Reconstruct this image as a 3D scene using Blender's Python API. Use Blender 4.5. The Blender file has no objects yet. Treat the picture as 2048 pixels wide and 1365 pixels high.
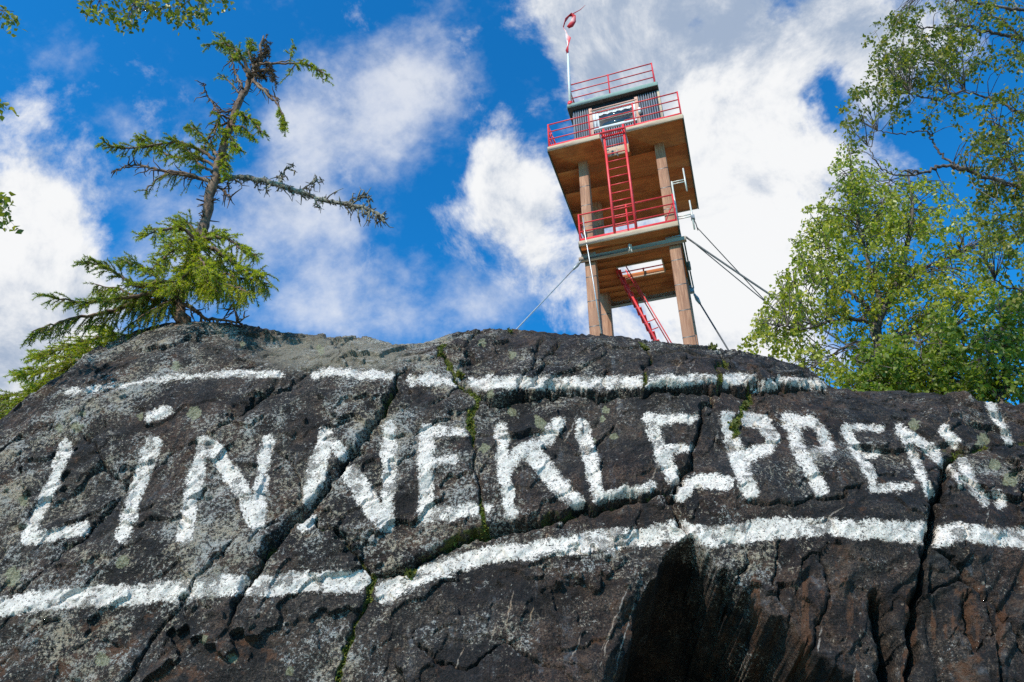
import bpy, math, random
import numpy as np
from mathutils import Vector, Matrix

# ------------------------------------------------------------------ camera
scene = bpy.context.scene
F_PX, PITCH, CAM_H = 1490.98, 0.5783, 1.6          # focal length in photo pixels, upward tilt, eye height
cam_data = bpy.data.cameras.new('camera')
cam_data.sensor_fit = 'HORIZONTAL'; cam_data.sensor_width = 36.0
cam_data.lens = F_PX / 2048 * 36.0
cam_data.clip_start = 0.05; cam_data.clip_end = 2000
cam = bpy.data.objects.new('camera', cam_data)
scene.collection.objects.link(cam)
cam.location = (0, 0, CAM_H)
cam.rotation_euler = (math.pi / 2 + PITCH, 0, 0)
scene.camera = cam
scene.view_settings.view_transform = 'Standard'
scene.view_settings.look = 'None'
scene.view_settings.gamma = 1.0
scene.view_settings.exposure = 0.0
scene.view_settings.use_curve_mapping = False
scene.cycles.use_denoising = False
scene.cycles.max_bounces = 6
scene.cycles.transparent_max_bounces = 6
CP, SP = math.cos(PITCH), math.sin(PITCH)


def ray(px, py):
    x = (px - 1024) / F_PX; y = (682.5 - py) / F_PX
    return np.array([x, CP - y * SP, SP + y * CP])


def at(px, py, Y):
    """point of the place that stands Y metres in front of the viewpoint"""
    d = ray(px, py)
    k = Y / d[1]
    return np.array([d[0] * k, Y, CAM_H + d[2] * k])


def to_px(P):
    r = P[..., 0]; q = P[..., 2] - CAM_H
    fw = P[..., 1] * CP + q * SP; up = -P[..., 1] * SP + q * CP
    return 1024 + F_PX * r / fw, 682.5 - F_PX * up / fw


# ------------------------------------------------------------------ light
SUN_AZ_X, SUN_AZ_Y, SUN_EL = -0.55, -0.83, math.radians(40)
_h = math.hypot(SUN_AZ_X, SUN_AZ_Y)
SUN_DIR = Vector((SUN_AZ_X / _h * math.cos(SUN_EL), SUN_AZ_Y / _h * math.cos(SUN_EL), math.sin(SUN_EL)))
sun_data = bpy.data.lights.new('sun', 'SUN')
sun_data.energy = 5.0; sun_data.angle = math.radians(0.6); sun_data.color = (1.0, 0.915, 0.80)
sun = bpy.data.objects.new('sun', sun_data)
sun.rotation_euler = (-SUN_DIR).to_track_quat('-Z', 'Y').to_euler()
sun.location = SUN_DIR * 60
scene.collection.objects.link(sun)

world = bpy.data.worlds.new('World'); scene.world = world; world.use_nodes = True


class NT:
    """small helper to write node trees as expressions"""
    def __init__(self, tree):
        self.t = tree; self.n = tree.nodes; self.l = tree.links

    def link(self, a, b):
        self.l.new(a, b)

    def put(self, sock, v):
        if v is None: return
        if isinstance(v, bpy.types.NodeSocket): self.l.new(v, sock)
        else: sock.default_value = v

    def math(self, op, a, b=None, c=None, clamp=False):
        n = self.n.new('ShaderNodeMath'); n.operation = op; n.use_clamp = clamp
        self.put(n.inputs[0], a); self.put(n.inputs[1], b); self.put(n.inputs[2], c)
        return n.outputs[0]

    def vmath(self, op, a, b=None, out=0):
        n = self.n.new('ShaderNodeVectorMath'); n.operation = op
        self.put(n.inputs[0], a); self.put(n.inputs[1], b)
        return n.outputs[out]

    def scale(self, a, s):
        n = self.n.new('ShaderNodeVectorMath'); n.operation = 'SCALE'
        self.put(n.inputs[0], a); self.put(n.inputs[3], s)
        return n.outputs[0]

    def mapping(self, vec, loc=(0, 0, 0), rot=(0, 0, 0), sc=(1, 1, 1)):
        n = self.n.new('ShaderNodeMapping')
        self.put(n.inputs[0], vec); n.inputs[1].default_value = loc
        n.inputs[2].default_value = rot; n.inputs[3].default_value = sc
        return n.outputs[0]

    def noise(self, vec, scale, detail=4.0, rough=0.55, dist=0.0, color=False):
        n = self.n.new('ShaderNodeTexNoise')
        self.put(n.inputs['Vector'], vec); n.inputs['Scale'].default_value = scale
        n.inputs['Detail'].default_value = detail; n.inputs['Roughness'].default_value = rough
        n.inputs['Distortion'].default_value = dist
        return n.outputs['Color' if color else 0]

    def voronoi(self, vec, scale, feature='F1', out='Distance', rand=1.0):
        n = self.n.new('ShaderNodeTexVoronoi'); n.feature = feature
        self.put(n.inputs['Vector'], vec); n.inputs['Scale'].default_value = scale
        n.inputs['Randomness'].default_value = rand
        return n.outputs[out]

    def smooth(self, x, lo, hi, a=0.0, b=1.0):
        n = self.n.new('ShaderNodeMapRange'); n.interpolation_type = 'SMOOTHSTEP'
        self.put(n.inputs[0], x); self.put(n.inputs[1], lo); self.put(n.inputs[2], hi)
        n.inputs[3].default_value = a; n.inputs[4].default_value = b
        return n.outputs[0]

    def lin(self, x, lo, hi, a=0.0, b=1.0):
        n = self.n.new('ShaderNodeMapRange')
        self.put(n.inputs[0], x); n.inputs[1].default_value = lo; n.inputs[2].default_value = hi
        n.inputs[3].default_value = a; n.inputs[4].default_value = b
        return n.outputs[0]

    def mix(self, fac, a, b, blend='MIX'):
        n = self.n.new('ShaderNodeMix'); n.data_type = 'RGBA'; n.blend_type = blend
        self.put(n.inputs[0], fac)
        for s, v in ((n.inputs[6], a), (n.inputs[7], b)):
            if isinstance(v, tuple) and len(v) == 3: v = v + (1.0,)
            self.put(s, v)
        return n.outputs[2]

    def attr(self, name, out='Fac'):
        n = self.n.new('ShaderNodeAttribute'); n.attribute_name = name
        return n.outputs[out]


def build_world():
    nt = NT(world.node_tree); nt.n.clear()
    out = nt.n.new('ShaderNodeOutputWorld'); bg = nt.n.new('ShaderNodeBackground')
    STR = 0.15
    bg.inputs['Strength'].default_value = STR
    sky = nt.n.new('ShaderNodeTexSky'); sky.sky_type = 'NISHITA'; sky.sun_disc = False
    sky.sun_elevation = SUN_EL
    sky.sun_rotation = math.atan2(SUN_DIR.x, SUN_DIR.y)
    sky.altitude = 200; sky.air_density = 1.0; sky.dust_density = 0.4; sky.ozone_density = 2.5
    hs = nt.n.new('ShaderNodeHueSaturation')
    hs.inputs['Saturation'].default_value = 1.28; hs.inputs['Value'].default_value = 1.0
    nt.link(sky.outputs[0], hs.inputs['Color'])
    skyc = nt.mix(1.0, hs.outputs[0], (0.27, 1.38, 1.64), 'MULTIPLY')
    tc = nt.n.new('ShaderNodeTexCoord')
    d = nt.vmath('NORMALIZE', tc.outputs['Generated'])
    # domain warp so that cloud edges are ragged
    w1 = nt.vmath('SUBTRACT', nt.noise(d, 3.2, 6, 0.6, color=True), (0.5, 0.5, 0.5))
    w2 = nt.vmath('SUBTRACT', nt.noise(d, 11.0, 5, 0.6, color=True), (0.5, 0.5, 0.5))
    dw = nt.vmath('ADD', d, nt.vmath('ADD', nt.scale(w1, 0.17), nt.scale(w2, 0.07)))

    def blob(src, px, py, rpx, amp):
        r = ray(px, py); r = r / np.linalg.norm(r)
        dist = nt.vmath('DISTANCE', src, tuple(float(x) for x in r), out=1)
        x = nt.math('MULTIPLY', dist, F_PX / rpx * 1.08)
        x = nt.math('POWER', x, 2.0)
        x = nt.math('EXPONENT', nt.math('MULTIPLY', x, -1.0))
        return nt.math('MULTIPLY', x, amp)

    def field(src, items):
        acc = None
        for it in items:
            b = blob(src, *it)
            acc = b if acc is None else nt.math('ADD', acc, b)
        return acc
    solid = field(dw, [
        (-40, 480, 175, 1.0), (40, 620, 170, 1.0), (90, 470, 85, 0.45), (-160, 620, 260, 0.7),
        (1330, 60, 230, 0.9), (1190, 40, 110, 0.5), (1480, 330, 190, 1.0), (1390, 200, 120, 0.6),
        (1500, 540, 180, 0.85), (1330, 560, 150, 0.50), (1080, 560, 90, 0.52), (1030, 390, 85, 0.75),
        (1090, 430, 80, 0.5), (1160, 600, 110, 0.28), (1600, 30, 160, 0.6), (1700, 120, 90, 0.7), (1560, 690, 150, 0.7),
        (1620, 215, 62, -1.15), (1530, 160, 34, -0.6), (1385, 45, 34, -0.45), (1920, 290, 110, -0.7), (1640, 640, 60, -0.5),
        (1980, 560, 120, -0.5), (1750, 600, 60, -0.4), (1900, 120, 80, 0.45), (1800, 420, 90, 0.4)])
    veil = field(dw, [
        (700, 260, 130, 0.62), (800, 190, 110, 0.6), (600, 320, 110, 0.5), (900, 60, 80, 0.62), (880, 230, 100, 0.45),
        (560, 470, 140, 0.36), (700, 480, 110, 0.34), (620, 600, 160, 0.46), (820, 640, 130, 0.42), (920, 560, 80, 0.42),
        (180, 110, 120, 0.26), (330, 430, 150, 0.25), (270, 560, 120, 0.15), (980, 640, 120, 0.34), (420, 620, 150, 0.38)])
    n1 = nt.noise(d, 6.5, 10, 0.66, 0.25)
    n3 = nt.noise(d, 24.0, 6, 0.62)
    st = nt.mapping(d, rot=(0.3, 0.15, 0.6), sc=(4.2, 5.6, 4.9))
    n2 = nt.noise(st, 1.9, 10, 0.62, 0.1)
    nlow = nt.noise(d, 1.7, 3, 0.5)
    base = nt.math('MULTIPLY', nt.math('SUBTRACT', nlow, 0.5), 0.6)
    s = nt.math('ADD', solid, nt.math('MULTIPLY', nt.math('SUBTRACT', n1, 0.5), 2.7))
    s = nt.math('ADD', s, nt.math('MULTIPLY', nt.math('SUBTRACT', n3, 0.5), 0.35))
    s = nt.math('ADD', s, base)
    cs = nt.smooth(s, 0.22, 0.90)
    v = nt.math('ADD', veil, nt.math('MULTIPLY', nt.math('SUBTRACT', n2, 0.5), 2.1))
    v = nt.math('ADD', v, nt.math('MULTIPLY', nt.math('SUBTRACT', n3, 0.5), 0.5))
    v = nt.math('ADD', v, nt.math('MULTIPLY', base, 0.5))
    cv = nt.math('MULTIPLY', nt.smooth(v, 0.14, 1.30), 0.76)
    cover = nt.math('SUBTRACT', 1.0, nt.math('MULTIPLY', nt.math('SUBTRACT', 1.0, cs), nt.math('SUBTRACT', 1.0, cv)))
    grey = field(dw, [(1330, -20, 200, 0.65), (1560, 30, 150, 0.7), (30, 680, 150, 0.6), (1230, 110, 120, 0.3), (100, 590, 90, 0.4), (1700, 30, 120, 0.5)])
    grey = nt.math('ADD', grey, nt.math('MULTIPLY', nt.math('SUBTRACT', n1, 0.46), 2.0))
    so = nt.vmath('ADD', d, tuple(float(x) * 0.035 for x in SUN_DIR))
    n1b = nt.noise(so, 6.5, 10, 0.66, 0.25)
    grey = nt.math('ADD', grey, nt.math('MULTIPLY', nt.math('SUBTRACT', n1b, n1), 3.6))
    g = nt.smooth(grey, 0.0, 1.05)
    cc = nt.mix(g, (0.93 / STR, 0.94 / STR, 0.95 / STR), (0.36 / STR, 0.45 / STR, 0.60 / STR))
    col = nt.mix(cover, skyc, cc)
    nt.link(col, bg.inputs['Color']); nt.link(bg.outputs[0], out.inputs['Surface'])


build_world()

# ------------------------------------------------------------------ helpers
COL = scene.collection
rng = np.random.default_rng(7)
random.seed(7)


def _hash(ix, iy, iz, seed):
    h = (ix.astype(np.int64) * 374761393 + iy.astype(np.int64) * 668265263 + iz.astype(np.int64) * 2147483647 + seed * 1274126177) & 0xFFFFFFFF
    h = ((h ^ (h >> 13)) * 1274126177) & 0xFFFFFFFF
    h = h ^ (h >> 16)
    return (h & 0xFFFFFF).astype(np.float32) / np.float32(0xFFFFFF)


def vnoise(x, y, z=None, seed=0):
    if z is None:
        ix = np.floor(x); iy = np.floor(y); fx = (x - ix).astype(np.float32); fy = (y - iy).astype(np.float32)
        fx = fx * fx * fx * (fx * (fx * 6 - 15) + 10); fy = fy * fy * fy * (fy * (fy * 6 - 15) + 10)
        ix = ix.astype(np.int64); iy = iy.astype(np.int64); zz = np.zeros_like(ix)
        a = _hash(ix, iy, zz, seed); b = _hash(ix + 1, iy, zz, seed); c = _hash(ix, iy + 1, zz, seed); e = _hash(ix + 1, iy + 1, zz, seed)
        return (a + (b - a) * fx) * (1 - fy) + (c + (e - c) * fx) * fy - 0.5
    iz = np.floor(z); fz = (z - iz).astype(np.float32); fz = fz * fz * (3 - 2 * fz)
    lo = vnoise(x + iz * 17.31, y - iz * 9.17, seed=seed); hi = vnoise(x + (iz + 1) * 17.31, y - (iz + 1) * 9.17, seed=seed)
    return lo + (hi - lo) * fz


def fbm(x, y, oct=4, gain=0.5, seed=0):
    a = 1.0; s = 0
    for k in range(oct):
        s = s + a * vnoise(x, y, seed=seed + k); x = x * 2.03 + 5.2; y = y * 2.03 - 3.7; a *= gain
    return s


def ridged(x, y, oct=3, gain=0.5, seed=0):
    a = 1.0; s = 0
    for k in range(oct):
        s = s + a * (1 - 2.0 * np.abs(vnoise(x, y, seed=seed + k)) * 1.6); x = x * 2.1 + 1.7; y = y * 2.1 + 9.1; a *= gain
    return s


def sstep(x, a, b):
    t = np.clip((x - a) / (b - a), 0, 1)
    return t * t * (3 - 2 * t)


def tag(o, label=None, cat=None, group=None, kind=None):
    if label: o['label'] = label
    if cat: o['category'] = cat
    if group: o['group'] = group
    if kind: o['kind'] = kind
    return o


def empty(name, loc=(0, 0, 0), rz=0.0):
    o = bpy.data.objects.new(name, None); COL.objects.link(o)
    o.location = loc; o.rotation_euler = (0, 0, rz); o.empty_display_size = 0.2
    return o


def mesh_np(name, V, Fq=None, Ft=None, mat=None, parent=None, smooth=True, cols=None, normals=None):
    """mesh object from numpy arrays of quads and / or triangles"""
    me = bpy.data.meshes.new(name)
    V = np.asarray(V, np.float32)
    me.vertices.add(len(V)); me.vertices.foreach_set('co', V.ravel())
    loops = []; starts = []; n = 0
    if Fq is not None and len(Fq):
        Fq = np.asarray(Fq, np.int32); loops.append(Fq.ravel()); starts.append(np.arange(len(Fq)) * 4); n = len(Fq) * 4
    if Ft is not None and len(Ft):
        Ft = np.asarray(Ft, np.int32); loops.append(Ft.ravel()); starts.append(n + np.arange(len(Ft)) * 3)
    lp = np.concatenate(loops).astype(np.int32); stt = np.concatenate(starts).astype(np.int32)
    me.loops.add(len(lp)); me.loops.foreach_set('vertex_index', lp)
    me.polygons.add(len(stt)); me.polygons.foreach_set('loop_start', stt)
    if smooth: me.polygons.foreach_set('use_smooth', np.ones(len(stt), bool))
    me.update(calc_edges=True)
    for k, c in (cols or {}).items():
        a = me.color_attributes.new(k, 'FLOAT_COLOR', 'POINT')
        a.data.foreach_set('color', np.asarray(c, np.float32).ravel())
    if normals is not None:
        me.normals_split_custom_set_from_vertices(np.asarray(normals, np.float32))
    if mat: me.materials.append(mat)
    o = bpy.data.objects.new(name, me); COL.objects.link(o)
    if parent is not None: o.parent = parent
    return o


class MB:
    """collects boxes, tubes and faces into one mesh"""
    def __init__(self):
        self.v = []; self.q = []; self.t = []; self.n = 0; self.c = []

    def add(self, V, Q=None, T=None, col=None):
        V = np.asarray(V, float)
        if Q is not None and len(Q): self.q.append(np.asarray(Q) + self.n)
        if T is not None and len(T): self.t.append(np.asarray(T) + self.n)
        self.v.append(V); self.n += len(V)
        if col is None: col = (0.5, 0.5, 0.5, 1)
        col = np.asarray(col, float)
        self.c.append(np.broadcast_to(col, (len(V), 4)) if col.ndim == 1 else col)
        return self

    def box(self, x0, x1, y0, y1, z0, z1, bev=0.0):
        b = min(bev, (x1 - x0) * .45, (y1 - y0) * .45, (z1 - z0) * .45)
        if b <= 0:
            V = [(x, y, z) for z in (z0, z1) for y in (y0, y1) for x in (x0, x1)]
            Q = [(0, 2, 3, 1), (4, 5, 7, 6), (0, 1, 5, 4), (2, 6, 7, 3), (0, 4, 6, 2), (1, 3, 7, 5)]
            return self.add(V, Q)
        V = []; idx = {}
        for sx, x in ((0, x0), (1, x1)):
            for sy, y in ((0, y0), (1, y1)):
                for sz, z in ((0, z0), (1, z1)):
                    bx = b if sx == 0 else -b; by = b if sy == 0 else -b; bz = b if sz == 0 else -b
                    idx[sx, sy, sz, 'x'] = len(V); V.append((x, y + by, z + bz))
                    idx[sx, sy, sz, 'y'] = len(V); V.append((x + bx, y, z + bz))
                    idx[sx, sy, sz, 'z'] = len(V); V.append((x + bx, y + by, z))
        Q = []; T = []
        for s in (0, 1):
            Q.append([idx[s, 0, 0, 'x'], idx[s, 1, 0, 'x'], idx[s, 1, 1, 'x'], idx[s, 0, 1, 'x']])
            Q.append([idx[0, s, 0, 'y'], idx[1, s, 0, 'y'], idx[1, s, 1, 'y'], idx[0, s, 1, 'y']])
            Q.append([idx[0, 0, s, 'z'], idx[1, 0, s, 'z'], idx[1, 1, s, 'z'], idx[0, 1, s, 'z']])
            for t in (0, 1):
                Q.append([idx[0, s, t, 'y'], idx[1, s, t, 'y'], idx[1, s, t, 'z'], idx[0, s, t, 'z']])
                Q.append([idx[s, 0, t, 'x'], idx[s, 1, t, 'x'], idx[s, 1, t, 'z'], idx[s, 0, t, 'z']])
                Q.append([idx[s, t, 0, 'x'], idx[s, t, 1, 'x'], idx[s, t, 1, 'y'], idx[s, t, 0, 'y']])
                for u in (0, 1):
                    T.append([idx[s, t, u, 'x'], idx[s, t, u, 'y'], idx[s, t, u, 'z']])
        return self.add(V, Q, T)

    def tube(self, pts, radii, n=6, col=None, caps=True):
        P = np.asarray(pts, float); m = len(P)
        R = np.broadcast_to(np.asarray(radii, float), (m,))
        T = np.gradient(P, axis=0); T /= np.linalg.norm(T, axis=1)[:, None] + 1e-12
        up = np.array([0, 0, 1.0]) if abs(T[0][2]) < 0.9 else np.array([1.0, 0, 0])
        V = []
        a = np.cross(T[0], up); a /= np.linalg.norm(a)
        ang = np.arange(n) * 2 * math.pi / n
        for i in range(m):
            a = a - T[i] * a.dot(T[i]); a /= np.linalg.norm(a) + 1e-12
            b = np.cross(T[i], a)
            V.append(P[i] + R[i] * (np.cos(ang)[:, None] * a + np.sin(ang)[:, None] * b))
        V = np.concatenate(V)
        i = np.arange(m - 1)[:, None] * n; k = np.arange(n)[None]; k2 = (k + 1) % n
        Q = np.stack([i + k, i + k2, i + n + k2, i + n + k], -1).reshape(-1, 4)
        T_ = []
        if caps:
            V = np.concatenate([V, P[:1], P[-1:]])
            c0 = m * n; c1 = c0 + 1
            for j in range(n):
                T_.append((c0, (j + 1) % n, j)); T_.append((c1, (m - 1) * n + j, (m - 1) * n + (j + 1) % n))
        if col is not None and np.ndim(col) == 2: col = np.repeat(col, n, axis=0) if not caps else np.concatenate([np.repeat(col, n, axis=0), col[:1], col[-1:]])
        return self.add(V, Q, T_, col)

    def rod(self, a, b, r, n=8):
        return self.tube([a, b], [r, r], n)

    def beam(self, a, b, w, h):
        """square bar from a to b"""
        a = np.asarray(a, float); b = np.asarray(b, float); t = b - a; t = t / np.linalg.norm(t)
        up = np.array([0, 0, 1.0]) if abs(t[2]) < 0.95 else np.array([0, 1.0, 0])
        s = np.cross(t, up); s /= np.linalg.norm(s); u = np.cross(s, t)
        V = [p + sx * s * w / 2 + su * u * h / 2 for p in (a, b) for sx, su in ((-1, -1), (1, -1), (1, 1), (-1, 1))]
        Q = [(0, 1, 2, 3), (7, 6, 5, 4), (0, 4, 5, 1), (1, 5, 6, 2), (2, 6, 7, 3), (3, 7, 4, 0)]
        return self.add(V, Q)

    def build(self, name, mat=None, parent=None, smooth=False, color=False):
        if not self.v: return None
        V = np.concatenate(self.v)
        q = np.concatenate(self.q) if self.q else None
        t = np.concatenate(self.t) if self.t else None
        return mesh_np(name, V, q, t, mat, parent, smooth, {'col': np.concatenate(self.c)} if color else None)


def new_mat(name):
    m = bpy.data.materials.new(name); m.use_nodes = True
    nt = NT(m.node_tree); nt.n.clear()
    out = nt.n.new('ShaderNodeOutputMaterial'); b = nt.n.new('ShaderNodeBsdfPrincipled')
    nt.link(b.outputs[0], out.inputs['Surface'])
    return m, nt, b, out


def bump(nt, b, h, strength=0.4, dist=0.02):
    n = nt.n.new('ShaderNodeBump'); n.inputs['Strength'].default_value = strength; n.inputs['Distance'].default_value = dist
    nt.link(h, n.inputs['Height']); nt.link(n.outputs[0], b.inputs['Normal'])


def objco(nt):
    return nt.n.new('ShaderNodeTexCoord').outputs['Object']


def paint_mat(name, col, col2, rough=0.5, wear=0.5, metal=0.0, scale=6.0, rust=None):
    m, nt, b, _ = new_mat(name)
    co = objco(nt)
    n = nt.noise(co, scale, 6, 0.65)
    c = nt.mix(nt.smooth(n, 0.35, 0.72), col, col2)
    if rust:
        r = nt.noise(co, scale * 3.1, 6, 0.7)
        c = nt.mix(nt.math('MULTIPLY', nt.smooth(r, 0.58, 0.70), wear), c, rust)
    nt.put(b.inputs['Base Color'], c); b.inputs['Roughness'].default_value = rough; b.inputs['Metallic'].default_value = metal
    bump(nt, b, nt.noise(co, scale * 8, 4, 0.6), 0.25, 0.004)
    return m


def wood_mat(name, c0, c1, c2, axis='z', scale=1.0):
    m, nt, b, _ = new_mat(name)
    co = objco(nt)
    sc = {'z': (9, 9, .6), 'x': (.6, 9, 9), 'y': (9, .6, 9)}[axis]
    g = nt.noise(nt.mapping(co, sc=tuple(s * scale for s in sc)), 2.4, 7, 0.62, 0.5)
    l = nt.noise(co, 1.7, 4, 0.6)
    c = nt.mix(nt.smooth(g, 0.3, 0.7), c0, c1)
    c = nt.mix(nt.math('MULTIPLY', nt.smooth(l, 0.42, 0.68), 0.75), c, c2)
    nt.put(b.inputs['Base Color'], c); b.inputs['Roughness'].default_value = 0.75
    bump(nt, b, g, 0.35, 0.006)
    return m


def rock_material():
    m, nt, b, _ = new_mat('rock')
    co = objco(nt)
    A = nt.n.new('ShaderNodeAttribute'); A.attribute_name = 'mask'
    sep = nt.n.new('ShaderNodeSeparateColor'); nt.link(A.outputs['Color'], sep.inputs[0])
    paint, moss, vein = sep.outputs[0], sep.outputs[1], sep.outputs[2]
    speck = A.outputs['Alpha']
    A2 = nt.n.new('ShaderNodeAttribute'); A2.attribute_name = 'mask2'
    sep2 = nt.n.new('ShaderNodeSeparateColor'); nt.link(A2.outputs['Color'], sep2.inputs[0])
    lichen, rusty, pale = sep2.outputs[0], sep2.outputs[1], sep2.outputs[2]
    # foliation: the grain of the gneiss runs up to the right
    fol = nt.mapping(co, rot=(0.0, -0.85, 0.0), sc=(1.0, 1.0, 4.5))
    n0 = nt.noise(co, 0.9, 5, 0.6)
    n1 = nt.noise(co, 4.2, 6, 0.65)
    nf = nt.noise(fol, 5.0, 7, 0.68, 0.3)
    n2 = nt.noise(co, 19.0, 6, 0.7)
    n3 = nt.noise(co, 70.0, 4, 0.7)
    c = nt.mix(nt.smooth(n1, 0.36, 0.66), (0.016, 0.0155, 0.017), (0.060, 0.053, 0.047))
    c = nt.mix(nt.math('MULTIPLY', nt.smooth(nf, 0.45, 0.72), 0.7), c, (0.105, 0.094, 0.083))
    c = nt.mix(nt.math('MULTIPLY', nt.smooth(n0, 0.45, 0.60), 0.6), c, (0.085, 0.046, 0.030))
    nb = nt.noise(nt.mapping(co, loc=(5, 3, 1)), 1.3, 5, 0.6)
    c = nt.mix(nt.math('MULTIPLY', nt.smooth(nb, 0.50, 0.66), 0.65), c, (0.030, 0.034, 0.042))
    c = nt.mix(nt.smooth(n2, 0.56, 0.70), c, (0.19, 0.172, 0.152))
    c = nt.mix(nt.smooth(n2, 0.47, 0.36), c, (0.010, 0.010, 0.011))
    c = nt.mix(nt.math('MULTIPLY', nt.smooth(n3, 0.52, 0.64), 0.65), c, (0.19, 0.165, 0.14))
    c = nt.mix(nt.smooth(n3, 0.49, 0.40), c, (0.009, 0.0085, 0.0085))
    c = nt.mix(1.0, c, (0.98, 0.80, 0.66), 'MULTIPLY')
    wsn = nt.noise(nt.mapping(co, loc=(1.3, 0, 2), sc=(3.2, 1.0, 0.42)), 2.6, 6, 0.68, 0.4)
    c = nt.mix(nt.math('MULTIPLY', nt.smooth(wsn, 0.50, 0.62), 0.75), c, (0.012, 0.012, 0.014))
    c = nt.mix(nt.math('MULTIPLY', nt.math('MULTIPLY', nt.smooth(wsn, 0.45, 0.36), nt.smooth(n2, 0.42, 0.6)), 0.55), c, (0.115, 0.125, 0.140))
    c = nt.mix(nt.math('MULTIPLY', nt.smooth(nt.noise(nt.mapping(co, loc=(9, 4, 7)), 3.3, 6, 0.7, 0.5), 0.56, 0.66), 0.6), c, (0.105, 0.060, 0.036))
    dk = nt.noise(nt.mapping(co, loc=(2, 8, 3), rot=(0, -0.6, 0), sc=(1, 1, 1.9)), 1.15, 8, 0.70, 0.5)
    c = nt.mix(nt.smooth(dk, 0.47, 0.58), c, nt.mix(1.0, c, (0.30, 0.28, 0.29), 'MULTIPLY'))
    # rusty stains
    nr = nt.noise(co, 7.0, 5, 0.7)
    rf = nt.math('MULTIPLY', nt.smooth(nt.math('ADD', nr, nt.math('MULTIPLY', rusty, 0.35)), 0.60, 0.74), 0.8)
    c = nt.mix(rf, c, (0.11, 0.048, 0.022))
    # paler rock tone, mostly along the upper left crest
    pf = nt.math('MULTIPLY', nt.smooth(nt.math('ADD', nt.math('MULTIPLY', n2, 0.5), nt.math('MULTIPLY', pale, 0.8)), 0.45, 0.85), 0.85)
    c = nt.mix(pf, c, (0.25, 0.215, 0.16))
    # flecks of crustose lichen, clumped and irregular
    fn = nt.noise(co, 38.0, 5, 0.85); cl = nt.noise(co, 6.5, 5, 0.65); cl2 = nt.noise(co, 1.6, 3, 0.55)
    dens = nt.math('ADD', nt.math('MULTIPLY', speck, 0.10), nt.math('ADD', nt.math('MULTIPLY', nt.math('SUBTRACT', cl, 0.5), 0.30), nt.math('MULTIPLY', nt.math('SUBTRACT', cl2, 0.5), 0.45)))
    fl = nt.smooth(nt.math('ADD', nt.math('SUBTRACT', fn, nt.math('MULTIPLY', nt.smooth(dk, 0.47, 0.60), 0.035)), dens), 0.605, 0.655)
    c = nt.mix(nt.math('MULTIPLY', fl, 0.9), c, nt.mix(nt.smooth(n1, 0.4, 0.6), (0.40, 0.33, 0.235), (0.44, 0.42, 0.38)))
    fd = nt.smooth(nt.math('ADD', nt.noise(co, 24.0, 5, 0.85), nt.math('MULTIPLY', nt.math('SUBTRACT', cl, 0.5), -0.3)), 0.58, 0.68)
    c = nt.mix(nt.math('MULTIPLY', fd, 0.8), c, (0.012, 0.012, 0.013))
    gl = nt.smooth(nt.noise(co, 2.3, 6, 0.72, 0.4), 0.60, 0.68)
    c = nt.mix(nt.math('MULTIPLY', nt.math('MULTIPLY', gl, nt.smooth(n2, 0.40, 0.58)), 0.28), c, (0.17, 0.165, 0.14))
    # round map lichens
    lf = nt.smooth(nt.math('ADD', lichen, nt.math('MULTIPLY', nt.math('SUBTRACT', n2, 0.5), 1.9)), 0.42, 0.62)
    c = nt.mix(nt.math('MULTIPLY', lf, 0.7), c, nt.mix(nt.smooth(n3, 0.40, 0.6), (0.17, 0.165, 0.075), (0.38, 0.37, 0.24)))
    # light veins of feldspar
    vf = nt.smooth(nt.math('ADD', vein, nt.math('MULTIPLY', nt.math('SUBTRACT', n2, 0.5), 1.3)), 0.42, 0.65)
    c = nt.mix(nt.math('MULTIPLY', vf, 0.8), c, nt.mix(nt.smooth(n1, 0.4, 0.6), (0.36, 0.24, 0.15), (0.38, 0.34, 0.30)))
    # white paint, brushed on and flaking
    pn = nt.noise(co, 48.0, 6, 0.8)
    pn3 = nt.noise(co, 9.0, 3, 0.6)
    edge = nt.math('ADD', paint, nt.math('ADD', nt.math('MULTIPLY', nt.math('SUBTRACT', pn, 0.5), 1.25), nt.math('MULTIPLY', nt.math('SUBTRACT', pn3, 0.5), 0.30)))
    pfac = nt.smooth(edge, 0.50, 0.58)
    hole = nt.smooth(nt.math('ADD', nt.noise(co, 58.0, 4, 0.75), nt.math('MULTIPLY', nt.math('SUBTRACT', paint, 0.8), 0.10)), 0.37, 0.425)
    pfac = nt.math('MULTIPLY', pfac, hole)
    wear = nt.smooth(nt.math('ADD', nt.noise(co, 5.0, 6, 0.72), nt.math('MULTIPLY', n3, 0.25)), 0.68, 0.76)
    pfac = nt.math('MULTIPLY', pfac, nt.math('SUBTRACT', 1.0, nt.math('MULTIPLY', wear, 0.45)))
    pc = nt.mix(nt.smooth(n2, 0.36, 0.62), (0.72, 0.645, 0.57), (0.52, 0.46, 0.405))
    c = nt.mix(pfac, c, pc)
    # moss film
    mf = nt.smooth(nt.math('ADD', moss, nt.math('MULTIPLY', nt.math('SUBTRACT', n2, 0.5), 1.2)), 0.45, 0.62)
    c = nt.mix(mf, c, nt.mix(nt.smooth(n3, 0.4, 0.6), (0.045, 0.052, 0.010), (0.15, 0.14, 0.02)))
    nt.put(b.inputs['Base Color'], c)
    b.inputs['Roughness'].default_value = 0.72
    b.inputs['Specular IOR Level'].default_value = 0.35
    h = nt.math('ADD', nt.math('MULTIPLY', n2, 1.0), nt.math('MULTIPLY', n3, 0.7))
    h = nt.math('ADD', h, nt.math('MULTIPLY', nf, 1.0))
    h = nt.math('MULTIPLY', h, nt.math('SUBTRACT', 1.0, nt.math('MULTIPLY', pfac, 0.75)))
    bump(nt, b, h, 1.0, 0.036)
    return m


M_ROCK = rock_material()


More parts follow.
